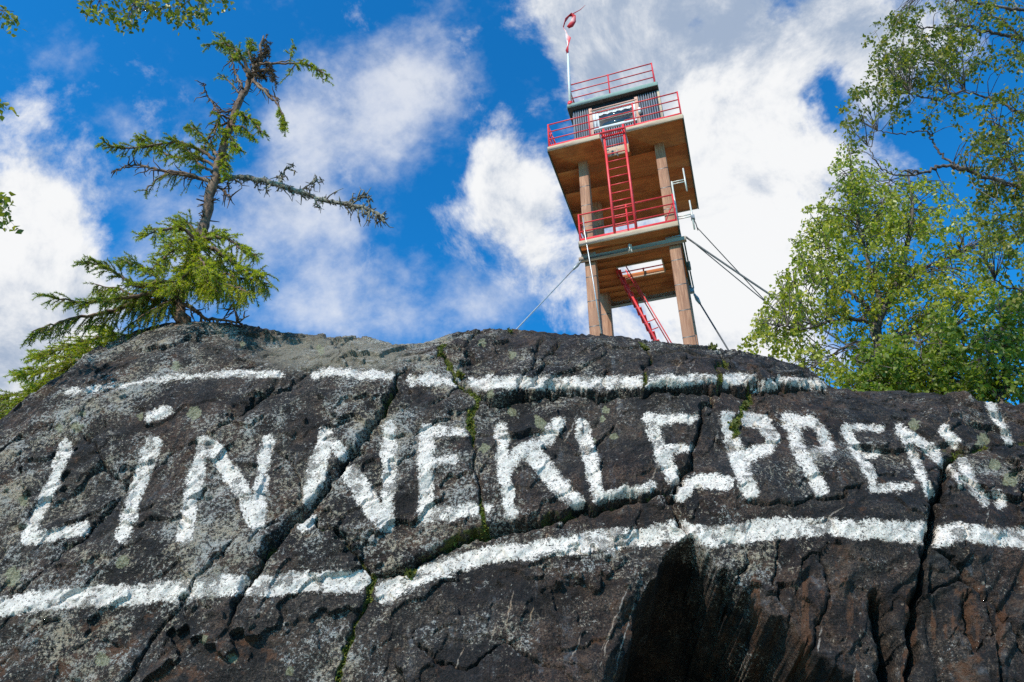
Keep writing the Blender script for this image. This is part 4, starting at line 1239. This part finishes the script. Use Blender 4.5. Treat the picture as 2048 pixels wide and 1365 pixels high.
def build_spruce():
    base = rock_point(362, 650)
    root = empty('spruce_tree', tuple(base)); tag(root, 'gnarled wind-bent spruce standing on the crest of the rock', 'tree')
    Y0 = base[1] + .12
    jit = lambda a: random.uniform(-a, a)
    tp = [(358, 668, 16), (362, 640, 15), (370, 590, 14), (390, 505, 12.5), (408, 445, 11.5), (424, 385, 11), (440, 310, 10), (460, 252, 9.5), (480, 192, 8.5), (500, 150, 7.5), (518, 118, 6), (527, 72, 2)]
    tp = [(x, y, r * .84) for x, y, r in tp]
    scl = lambda px, py, Y: np.linalg.norm(at(px + 1, py, Y) - at(px, py, Y))
    ctl = [at(x, y, Y0 + .05 * math.sin(i)) for i, (x, y, r) in enumerate(tp)]
    tr = curve(ctl, 60); rr = np.interp(np.linspace(0, len(tp) - 1, 60), range(len(tp)), [r for *_, r in tp]) * scl(420, 400, Y0)
    tr[3:-2] += np.stack([fbm(np.arange(55) * .16, np.zeros(55), 3, seed=4) * .14, fbm(np.arange(55) * .16, np.ones(55), 3, seed=5) * .12, np.zeros(55)], -1)
    rr = rr * (1 + .14 * np.sin(np.arange(60) * 1.9) + np.array([jit(.08) for _ in range(60)]))
    trunk = MB().tube(tr - base, rr, 10)
    # bark stubs
    for _ in range(150):
        k = random.randint(8, 56); a = random.uniform(0, 6.28); d = np.array([math.cos(a), math.sin(a), random.uniform(-.2, .3)])
        L = random.uniform(.03, .12)
        trunk.tube([tr[k] - base + d * rr[k] * .7, tr[k] - base + d * (rr[k] + L)], [.012, .005], 4)
    trunk.build('trunk', M_SPBARK, root, True)
    needles = Leaves(); brown = Leaves()
    wood = MB(); lichw = MB()

    def sprig(p, d, L, leaf, density, bright, size=.032, droop=.25):
        density = density * 1.9
        """a twig thickly set with needles"""
        m = 7
        t = np.linspace(0, 1, m)[:, None]
        pts = p + d * L * t + np.array([0, 0, -1]) * (t ** 2) * L * droop
        wood.tube(pts - base, np.linspace(.0055, .002, m), 3, None, False)
        k = max(6, int(L * density))
        u = rng.random(k); q = p + d * L * u[:, None] + np.array([0, 0, -1.]) * (u[:, None] ** 2) * L * droop
        dd = d + np.array([0, 0, -1.]) * 2 * u[:, None] * droop
        rnd = rng.normal(size=(k, 3)); rnd -= unit(dd) * (rnd * unit(dd)).sum(1, keepdims=True)
        nd = unit(rnd) * .9 + unit(dd) * .75
        c = cols(k, max(0, bright - .35), bright + .3, .9 * bright); c[:, 0] = np.clip(c[:, 0] + .25 * (u - .4), 0, 1)
        leaf.add(q - base, nd, rng.normal(size=(k, 3)), rng.uniform(.7, 1.25, k) * size, c)

    def bough(pts, r0, kind, start=.15, every=.055, L=(.12, .30), bright=.5, Yo=0.0, sub=True, density=210, up=.0, r1=.006):
        n = len(pts)
        ctl = [at(x, y, Y0 + Yo * i / (n - 1) + (jit(.06) if i else 0)) for i, (x, y) in enumerate(pts)]
        length = sum(np.linalg.norm(ctl[i + 1] - ctl[i]) for i in range(n - 1))
        m = max(8, int(length / .05)); c = curve(ctl, m)
        c[1:] += rng.normal(size=(m - 1, 3)) * .008
        tgt = lichw if kind == 'lichen' else wood
        tgt.tube(c - base, np.linspace(r0, r1, m) * (1 + .15 * rng.normal(size=m) * (kind == 'lichen')), 6)
        T = unit(np.gradient(c, axis=0))
        if kind in ('green', 'hang', 'brown'):
            leaf = brown if kind == 'brown' else needles
            s = start * length
            while s < length:
                f = s / length; k = min(m - 1, int(f * (m - 1)))
                for _ in range(2 if sub else 1):
                    sd = unit(np.cross(T[k], rng.normal(size=3)))
                    if kind == 'hang': d = unit(sd * .45 + T[k] * .35 + np.array([0, 0, -1.0]))
                    elif kind == 'brown': d = unit(rng.normal(size=3) + np.array([0, 0, .4]))
                    else:
                        sd[2] = sd[2] * .45 + up; d = unit(sd * .9 + T[k] * .75 + np.array([0, 0, -.10]))
                    ll = random.uniform(*L) * (1.1 - .55 * f)
                    sprig(c[k], d, ll, leaf, density, min(1, max(0, bright + random.uniform(-.3, .3))))
                    if sub and random.random() < .55:
                        q = c[k] + d * ll * random.uniform(.3, .7)
                        d2 = unit(d + rng.normal(size=3) * .6 + np.array([0, 0, -.45]))
                        sprig(q, d2, ll * .6, leaf, density, min(1, bright + random.uniform(-.2, .35)))
                s += every * random.uniform(.7, 1.3)
            sprig(c[-1], T[-1], .14, leaf, density, bright)
        elif kind in ('lichen', 'bare'):
            s = .08 * length
            while s < length:
                f = s / length; k = min(m - 1, int(f * (m - 1)))
                d = unit(np.array([jit(.8), jit(.8), random.choice((-1, -1, -.7, .8))]) + T[k] * .5)
                ll = random.uniform(.05, .20)
                q = c[k] + d * ll; q2 = q + unit(d + rng.normal(size=3) * .7) * ll * .5
                tgt.tube(np.array([c[k], (c[k] + q) / 2 + rng.normal(size=3) * .012, q, q2]) - base, [.011, .009, .006, .003], 4)
                if kind == 'lichen':
                    for _ in range(3):
                        w_ = c[k] + d * ll * random.random(); v_ = rng.normal(size=3) * .03
                        lichw.tube(np.array([w_, w_ + v_]) - base, [.013, .004], 4)
                        sprig(w_, unit(v_ + d * .02), random.uniform(.03, .06), brown, 320, .5, .017)
                s += .036 * random.uniform(.6, 1.5)
    # crown
    bough([(500, 150), (482, 112), (452, 88), (416, 92)], .030, 'green', .25, .035, (.10, .22), .35, -.25)
    bough([(497, 155), (470, 110), (440, 72)], .022, 'green', .35, .04, (.10, .2), .35, .2)
    bough([(508, 138), (498, 105), (505, 85)], .020, 'green', .3, .035, (.10, .18), .3, .1)
    bough([(514, 125), (530, 105), (532, 75)], .025, 'brown', .0, .018, (.06, .14), .4, .05)
    bough([(505, 145), (540, 140), (552, 168)], .02, 'brown', .1, .022, (.06, .14), .3, -.1)
    bough([(506, 150), (528, 150), (536, 120)], .02, 'brown', .1, .022, (.06, .14), .3, .1)
    bough([(517, 128), (560, 127), (612, 128), (656, 152)], .020, 'green', .52, .035, (.10, .18), .6, -.2)
    bough([(520, 130), (575, 122), (588, 90)], .014, 'green', .6, .05, (.08, .16), .6, .15)
    bough([(590, 128), (572, 155)], .010, 'green', .3, .05, (.06, .12), .6, .0, False)
    bough([(620, 130), (650, 162)], .010, 'green', .3, .04, (.06, .14), .65, .0, False)
    bough([(505, 160), (530, 186), (552, 206), (568, 236), (570, 258)], .024, 'hang', .60, .032, (.10, .22), .6, -.15)
    bough([(505, 160), (536, 186), (560, 200)], .016, 'bare', Yo=.1)
    bough([(486, 178), (472, 148), (462, 112)], .018, 'bare', Yo=-.1)
    bough([(480, 188), (456, 160), (442, 152)], .014, 'green', .3, .05, (.06, .14), .4, .1, False)
    bough([(466, 220), (438, 226), (424, 206), (411, 182), (408, 165)], .016, 'bare', Yo=-.1)
    bough([(458, 245), (432, 255), (416, 280), (404, 310)], .020, 'bare', Yo=.1)
    bough([(462, 240), (440, 232), (432, 258), (420, 290)], .020, 'green', .35, .05, (.10, .2), .25, -.15)
    bough([(466, 225), (498, 236), (528, 268)], .020, 'green', .15, .035, (.10, .22), .55, -.2)
    bough([(462, 250), (492, 258), (512, 280)], .020, 'hang', .1, .035, (.08, .18), .6, -.2)
    bough([(455, 265), (468, 290), (480, 300)], .016, 'green', .0, .035, (.10, .18), .75, -.25)
    bough([(446, 300), (452, 330), (448, 352)], .016, 'green', .0, .035, (.08, .18), .85, -.25)
    bough([(440, 318), (418, 290), (394, 262), (378, 255)], .024, 'green', .2, .045, (.10, .22), .35, .2)
    bough([(438, 328), (400, 300), (352, 285), (300, 292), (246, 298), (204, 284)], .026, 'green', .18, .036, (.10, .26), .42, -.35)
    bough([(435, 335), (395, 318), (340, 312), (296, 282), (270, 278)], .022, 'green', .18, .04, (.10, .24), .45, .25)
    bough([(432, 350), (400, 330), (370, 296), (345, 280)], .020, 'green', .25, .045, (.10, .22), .4, .1)
    bough([(425, 366), (372, 348), (312, 340), (268, 330), (224, 345)], .030, 'bare', Yo=-.2)
    bough([(420, 362), (372, 350), (335, 350), (300, 372), (290, 382)], .022, 'hang', .30, .045, (.12, .28), .12, -.1, False, 120)
    bough([(400, 358), (360, 350), (330, 352)], .016, 'hang', .2, .05, (.15, .3), .12, .1, False, 120)
    bough([(430, 362), (482, 355), (542, 366), (602, 386), (652, 401), (702, 410), (742, 421), (765, 434)], .040, 'lichen', Yo=-.35, r1=.016)
    bough([(560, 368), (568, 345), (582, 334)], .014, 'lichen', Yo=-.0)
    bough([(600, 384), (622, 366), (634, 356)], .014, 'lichen')
    bough([(700, 410), (722, 398), (742, 392)], .012, 'lichen')
    bough([(430, 372), (452, 385), (462, 400)], .014, 'bare')
    # skirt of green boughs low on the stem
    for pts, yo, br in (([(398, 478), (360, 458), (318, 460), (290, 474)], -.5, .75), ([(398, 470), (372, 448), (350, 446)], .3, .65), ([(396, 482), (440, 474), (486, 498), (512, 512)], -.5, .85),
                        ([(392, 495), (432, 500), (486, 540), (528, 556)], -.6, .8), ([(390, 500), (350, 500), (322, 520), (300, 540)], -.6, .8), ([(388, 512), (428, 530), (470, 545), (536, 548)], .4, .6),
                        ([(386, 520), (410, 540), (440, 570)], -.8, .95), ([(384, 525), (370, 550), (346, 570)], -.7, .85), ([(394, 490), (412, 470), (440, 462)], -.2, .6), ([(392, 500), (378, 480), (340, 490)], -.7, .8),
                        ([(388, 512), (402, 520), (420, 548)], -.9, .9)):
        bough(pts, .026, 'green', .12, .044, (.14, .32), br, yo)
    for pts, yo, br in (([(386, 530), (430, 545), (490, 556), (534, 566)], -.4, .75), ([(384, 535), (420, 560), (470, 574), (500, 585)], -.5, .8), ([(384, 535), (410, 560), (440, 585)], -.6, .9), ([(384, 540), (440, 560), (480, 560)], .3, .5)):
        bough(pts, .022, 'hang', .15, .046, (.18, .40), br, yo)
    # long boughs sweeping down to the left
    bough([(372, 572), (330, 566), (284, 572), (240, 552), (200, 532), (168, 526)], .034, 'green', .12, .036, (.14, .32), .5, -.4)
    bough([(330, 566), (300, 545), (268, 528), (240, 520)], .02, 'green', .1, .036, (.12, .28), .5, .1)
    bough([(372, 574), (320, 582), (250, 596), (170, 604), (98, 596)], .034, 'green', .14, .036, (.14, .32), .45, -.6)
    bough([(368, 580), (310, 590), (240, 616), (180, 632), (110, 648), (62, 668)], .036, 'hang', .12, .034, (.16, .36), .25, -.5, True, 150)
    bough([(368, 578), (300, 600), (240, 580), (190, 570)], .026, 'hang', .1, .036, (.16, .34), .35, .1)
    bough([(360, 590), (330, 605), (290, 630), (250, 655)], .022, 'hang', .1, .036, (.16, .34), .25, -.2, True, 150)
    for pts, yo, br in (([(250, 700), (205, 676), (150, 690), (100, 708), (62, 712)], .2, .95), ([(240, 720), (180, 700), (120, 730), (70, 748), (32, 748)], .0, .95), ([(240, 700), (226, 668), (190, 660)], .1, .95),
                        ([(220, 730), (150, 740), (90, 775), (30, 790), (-20, 800)], .1, .6), ([(200, 745), (120, 768), (60, 800), (10, 835), (-40, 860)], .1, .65), ([(180, 770), (100, 800), (40, 850), (0, 880)], .1, .8),
                        ([(210, 735), (160, 720), (110, 750), (80, 790)], -.2, .85)):
        bough(pts, .026, 'green', .06, .034, (.14, .32), br, yo + .25)
    for pts in ([(190, 720), (140, 745), (90, 770), (50, 800)], [(150, 745), (100, 780), (30, 800), (-10, 815)]):
        bough(pts, .022, 'hang', .05, .036, (.18, .36), .3, .3, True, 150)
    # roots and a dead limb lying on the rock
    bough([(372, 610), (392, 622), (412, 638), (440, 640), (474, 646), (496, 632)], .030, 'bare', Yo=-.05)
    bough([(474, 644), (468, 615), (462, 600)], .012, 'bare', Yo=-.05)
    wood.build('branches', M_SPBARK, root, True)
    lichw.build('lichen_branch', M_LICHBARK, root, True)
    tag(needles.build('needles', M_NEEDLE, root, 'needle'), None, None, None, 'stuff')
    tag(brown.build('dead_needles', M_BROWNN, root, 'needle'), None, None, None, 'stuff')


build_spruce()


# ---- birches: limbs placed by hand, drooping twigs and leaves grown in the crown
def build_birch(name, label, Y, trunk, limbs, clumps, leaf, mat, tw, yel, bright, hang=.7, dY=1.0, per=26, bark=None, cat='tree', foot=None, group=None):
    t0 = at(trunk[0][0], trunk[0][1], Y)
    if foot is None: foot = np.array([t0[0], Y, float(hill_z(t0[0], Y))])
    root = empty(name, tuple(foot)); tag(root, label, cat, group)
    bark = bark or M_BIBARK
    tb = MB()
    sc = np.linalg.norm(at(1801, 500, Y) - at(1800, 500, Y))
    ctl = [foot - np.array([0, 0, .2])] + [at(x, y, Y) for x, y, r in trunk]
    rad = [trunk[0][2] * 1.15] + [r for *_, r in trunk]
    n = 10 * len(ctl); tp = curve(ctl, n)
    tb.tube(tp - foot, np.interp(np.linspace(0, len(ctl) - 1, n), range(len(ctl)), rad) * sc, 9)
    tb.build('trunk', bark, root, True)
    skel = [tp]
    for pts, r, yo in limbs:
        m = len(pts); c = curve([at(x, y, Y + yo * i / (m - 1)) for i, (x, y) in enumerate(pts)], 8 * m)
        c[2:] += rng.normal(size=(len(c) - 2, 3)) * .012
        MB().tube(c - foot, np.linspace(r, max(1.0, r * .25), len(c)) * sc, 6).build('limb', bark, root, True)
        skel.append(c)
    S = np.concatenate(skel); tg = MB(); lv = Leaves()
    for (cx_, cy_, rx, ry, nt_) in clumps:
        for _ in range(nt_):
            a = random.uniform(0, 6.283); q = math.sqrt(random.random())
            yo = random.uniform(-dY, dY) * math.sqrt(max(0.05, 1 - q * q))
            o = at(cx_ + rx * q * math.cos(a), cy_ + ry * q * math.sin(a), Y + yo)
            d2 = ((S - o) ** 2).sum(1); k = int(np.argmin(d2 + 1e9 * (d2 < .0)))
            s0 = S[k]
            L = random.uniform(.5, 1.15) * tw
            dr = unit(rng.normal(size=3) * np.array([.8, .8, .3]) + np.array([0, 0, -hang]))
            dist = math.sqrt(d2[k])
            if dist < 1.6 * tw + .8:
                mid = (s0 + o) / 2 + np.array([0, 0, .12 * dist]) + rng.normal(size=3) * .05
                tg.tube(curve([s0, mid, o], 6) - foot, np.linspace(.010, .004, 6) * (Y / 10), 4, None, False)
            m = 7; t = np.linspace(0, 1, m)[:, None]
            tw_p = o + dr * L * t + np.array([0, 0, -1.]) * t ** 2 * L * .35 * hang + rng.normal(size=(m, 3)) * .012 * t
            tg.tube(tw_p - foot, np.linspace(.0042, .0018, m) * (Y / 10), 3, None, False)
            k = max(4, int(per * L / tw * random.uniform(.6, 1.3)))
            u = rng.random(k) ** .85 * .98; f = u * (m - 1); i0 = f.astype(int); fr = (f - i0)[:, None]
            p = tw_p[i0] * (1 - fr) + tw_p[np.minimum(i0 + 1, m - 1)] * fr
            p = p + rng.normal(size=(k, 3)) * leaf * .55
            ld = rng.normal(size=(k, 3)) * .75 + np.array([0, 0, -.75]); nr = rng.normal(size=(k, 3)) + np.array([-.2, -.5, .6])
            br = np.clip(bright + random.uniform(-.3, .3), 0, 1)
            lv.add(p - foot, ld, nr, rng.uniform(.65, 1.25, k) * leaf, cols(k, max(0, br - .3), min(1, br + .3), yel))
    tag(tg.build('twigs', bark, root, True), None, None, None, 'stuff')
    tag(lv.build('leaves', mat, root), None, None, None, 'stuff')
    return root


build_birch('birch_tree', 'sunlit birch with forked trunk growing right of the tower', 11.2,
            [(1782, 800, 9), (1768, 745, 9), (1757, 690, 9), (1752, 652, 10), (1768, 615, 9), (1790, 575, 7), (1812, 500, 5), (1825, 420, 3.5), (1815, 340, 2)],
            [([(1752, 655), (1722, 640), (1680, 640), (1640, 650), (1600, 658), (1556, 650)], 4.5, -.5), ([(1756, 640), (1728, 610), (1690, 575), (1668, 525), (1650, 470)], 5.5, .5),
             ([(1754, 645), (1758, 600), (1742, 550), (1722, 470), (1704, 380), (1700, 310)], 6, -.3), ([(1790, 575), (1840, 540), (1890, 520), (1930, 500)], 4.5, .5),
             ([(1760, 690), (1800, 670), (1860, 665), (1900, 655)], 4.5, .4), ([(1690, 575), (1640, 560), (1590, 575)], 3.5, .3), ([(1722, 470), (1760, 420), (1780, 360)], 3.5, .6), ([(1756, 680), (1700, 690), (1650, 720), (1610, 740)], 3.2, -.4)],
            [(1705, 330, 50, 55, 26), (1690, 410, 75, 70, 52), (1650, 480, 70, 60, 46), (1625, 555, 70, 55, 46), (1590, 610, 65, 45, 28), (1545, 645, 38, 32, 16), (1590, 690, 60, 50, 24), (1630, 745, 70, 35, 20),
             (1745, 480, 80, 80, 60), (1770, 400, 80, 70, 42), (1840, 400, 80, 60, 36), (1830, 490, 80, 80, 50), (1900, 540, 80, 60, 34), (1740, 570, 80, 50, 34), (1820, 590, 80, 60, 36), (1800, 680, 90, 60, 34), (1690, 620, 50, 40, 14),
             (1900, 650, 80, 70, 34), (1970, 620, 60, 80, 24), (2000, 520, 50, 60, 16), (1940, 460, 50, 50, 14), (1700, 700, 60, 50, 14), (1860, 730, 90, 50, 24)],
            .078, M_BIRCH, .50, .85, .65, .8, 1.3, 42)

build_birch('birch_tree', 'near shaded birch leaning in with dark leaves at the top right edge', 6.6,
            [(2330, 1000, 22), (2310, 800, 21), (2290, 560, 19), (2270, 330, 17), (2240, 100, 14), (2215, -120, 10), (2190, -350, 6)],
            [([(2270, 420), (2160, 400), (2050, 378), (1960, 350), (1890, 332), (1850, 345), (1800, 342)], 7, -.4), ([(1960, 350), (1905, 330), (1868, 290), (1852, 262), (1800, 268), (1752, 262)], 3, .1),
             ([(2250, 150), (2160, 110), (2050, 80), (1980, 66), (1930, 52), (1880, 58), (1835, 54)], 7, .3), ([(2235, 60), (2140, 40), (2040, 20), (1960, 10), (1900, -5), (1850, -30)], 6, -.4),
             ([(2270, 300), (2150, 260), (2050, 230), (1990, 200), (1930, 180), (1890, 130)], 5, .4), ([(2050, 80), (2000, 40), (1940, 15)], 3.5, -.2), ([(1930, 180), (1870, 200), (1820, 185)], 3, -.2),
             ([(2280, 480), (2180, 470), (2100, 440), (2040, 430), (1980, 440)], 5, .3), ([(2050, 378), (2010, 300), (1990, 240)], 3.5, .0), ([(2285, 560), (2180, 580), (2100, 590), (2030, 580), (1985, 560)], 4, .2),
             ([(1850, 345), (1790, 350), (1755, 330), (1735, 290)], 2.4, -.2)],
            [(1860, 45, 85, 60, 44), (1790, 85, 55, 55, 34), (1780, 140, 45, 45, 26), (1850, 120, 60, 45, 30), (1910, 110, 50, 40, 18), (1935, 30, 60, 35, 20), (2000, 30, 60, 35, 16), (1985, 100, 50, 30, 10),
             (1750, 190, 28, 34, 11), (1795, 200, 35, 30, 9), (1712, 225, 18, 40, 7), (1870, 205, 40, 26, 10), (2000, 215, 50, 40, 14), (2025, 280, 40, 50, 20), (1955, 260, 40, 50, 14), (2030, 350, 40, 50, 22), (1975, 330, 40, 40, 12),
             (1975, 400, 60, 45, 20), (2035, 440, 40, 50, 20), (2000, 490, 50, 40, 10), (2035, 130, 30, 30, 6), (2050, 560, 30, 50, 8), (1700, 265, 20, 30, 6)],
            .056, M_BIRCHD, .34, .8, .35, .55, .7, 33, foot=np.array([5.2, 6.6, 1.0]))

build_birch('birch_tree', 'birch twigs with large dark leaves hanging in at the top left', 5.2,
            [(-1180, 1100, 40), (-1150, 800, 38), (-1120, 400, 34), (-1080, 0, 28), (-1040, -400, 18), (-1000, -700, 8)],
            [([(-1080, 20), (-800, -90), (-400, -150), (-100, -130), (40, -120), (160, -70), (260, -40), (330, -20), (410, -8)], 12, .0), ([(160, -70), (190, -30), (200, 5)], 3, .0), ([(260, -40), (270, 0), (262, 30)], 3, -.1),
             ([(-400, -150), (-250, -20), (-120, 20), (-10, 20)], 5, .2), ([(-1110, 330), (-700, 240), (-300, 200), (-60, 205), (-8, 215)], 8, .2), ([(-300, 200), (-200, 330), (-60, 400), (-5, 412)], 4, .1)],
            [(195, 12, 34, 20, 9), (270, 8, 44, 24, 16), (330, 8, 44, 20, 15), (385, 8, 30, 22, 10), (430, -6, 18, 8, 4), (300, -40, 120, 30, 16), (275, 38, 20, 18, 5), (400, 28, 14, 14, 4), (-4, 30, 8, 22, 6), (-2, 210, 8, 10, 3), (2, 415, 16, 26, 9), (-60, 300, 50, 120, 10), (-40, -60, 90, 50, 14)],
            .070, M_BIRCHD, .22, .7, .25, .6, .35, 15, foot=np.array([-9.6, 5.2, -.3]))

# leafy shrubs behind the right shoulder of the rock
for (label, xs0, Y, trunk, limbs, clumps, bright, yel) in (
        ('bright green rowan shrub at the foot of the sunlit birch', 1740, 9.3, [(1760, 830, 5), (1755, 780, 4), (1750, 730, 3), (1752, 690, 2)],
         [([(1755, 790), (1725, 750), (1712, 715)], 2.5, -.2), ([(1756, 780), (1790, 740), (1810, 700)], 2.5, .2), ([(1758, 800), (1710, 775), (1690, 765)], 2, .1)],
         [(1735, 740, 40, 40, 34), (1765, 700, 40, 40, 26), (1800, 740, 40, 40, 30), (1720, 770, 30, 18, 14), (1770, 775, 60, 22, 30)], .7, .5),
        ('dense yellow-green shrub behind the rock shoulder below the right edge birch', 1880, 9.6, [(1890, 840, 5), (1885, 780, 4), (1880, 720, 3), (1884, 660, 2)],
         [([(1886, 790), (1850, 740), (1840, 690)], 2.5, -.2), ([(1886, 780), (1920, 730), (1930, 680)], 2.5, .2)],
         [(1860, 730, 50, 50, 40), (1910, 700, 45, 50, 36), (1850, 775, 60, 22, 34), (1930, 765, 50, 26, 30), (1890, 660, 40, 36, 18)], .6, .6),
        ('tall dark green shrub at the right edge behind the rock', 2000, 9.2, [(2020, 860, 6), (2014, 780, 5), (2006, 700, 4), (2000, 620, 2.5)],
         [([(2012, 780), (1980, 720), (1966, 660)], 2.5, -.2), ([(2012, 760), (2040, 700), (2050, 640)], 2.5, .2)],
         [(1985, 720, 50, 60, 40), (2030, 690, 40, 60, 36), (1995, 640, 40, 50, 24), (2030, 770, 40, 34, 28), (1970, 780, 40, 22, 20), (2050, 600, 24, 40, 12)], .4, .4)):
    build_birch('shrub', label, Y, trunk, limbs, clumps, .075, M_SHRUB, .30, yel, bright, .25, .5, 30, cat='shrub', group='shrubs behind the right shoulder')

M_TUFT = leaf_material('tuft_leaves', (0.045, 0.065, 0.012), (0.12, 0.135, 0.02), (0.26, 0.22, 0.05), .35, .7)
# small plants rooted in clefts of the rock
for (x, y, s, label) in ((1018, 664, .10, 'tiny yellow-green tuft on the rock crest left of the tower'), (1289, 700, .12, 'small green tuft in the cleft below the tower stair'),
                         (1424, 698, .15, 'little green sprout on the crest right of the tower'), (918, 752, .13, 'moss-green tuft in the cleft above the first painted E'), (1466, 858, .15, 'green fern tuft growing on the first painted P'),
                         (880, 712, .11, 'yellow-green tuft on the ledge above the upper stripe'), (820, 1150, .12, 'bright moss cushion where the lower stripe meets the crack'), (1488, 812, .12, 'small tuft in the cleft above the first painted P')):
    b0 = rock_point(x, y)
    pl = Leaves()
    k = 130; s = s * .5
    d = rng.normal(size=(k, 3)) * .8 + np.array([0, -.5, .8])
    pl.add(rng.normal(size=(k, 3)) * s * .28, d, rng.normal(size=(k, 3)), rng.uniform(.3, 1.0, k) * s * .7, cols(k, .1, .9, .8))
    o = pl.build('plant_tuft', M_TUFT, None); o.location = b0; tag(o, label, 'plant', 'tufts in the rock clefts')

# loose stones lying on the right shoulder
for (x, y, rx, rz, label) in ((1930, 808, .18, .15, 'dark rounded boulder on the shoulder left of the exclamation mark'), (2062, 824, .17, .12, 'grey stone at the right edge of the rock top')):
    b0 = rock_point(x, y)
    n1, n2 = 40, 26
    th = np.linspace(0, 2 * math.pi, n1, endpoint=False)[None]; ph = np.linspace(-math.pi / 2, math.pi / 2, n2)[:, None]
    D_ = np.stack([np.cos(ph) * np.cos(th), np.cos(ph) * np.sin(th), np.sin(ph) + 0 * th], -1)
    D_ = np.sign(D_) * np.abs(D_) ** .75
    nz = fbm(D_[..., 0] * 1.6 + x, D_[..., 2] * 1.6 + D_[..., 1], 4, .55, 7)
    V = D_ * np.array([rx, rx * .8, rz]) * (1 + .35 * nz[..., None])
    i = np.arange(n2 - 1)[:, None] * n1; k = np.arange(n1)[None]; k2 = (k + 1) % n1
    Q = np.stack([i + k, i + k2, i + n1 + k2, i + n1 + k], -1).reshape(-1, 4)
    zz = np.zeros((V.size // 3, 4)); o = mesh_np('boulder', V.reshape(-1, 3), Q, None, M_ROCK, None, True, {'mask': zz, 'mask2': zz}); o.location = b0 + np.array([0, .08, .0]); tag(o, label, 'stone', 'loose stones on the rock')
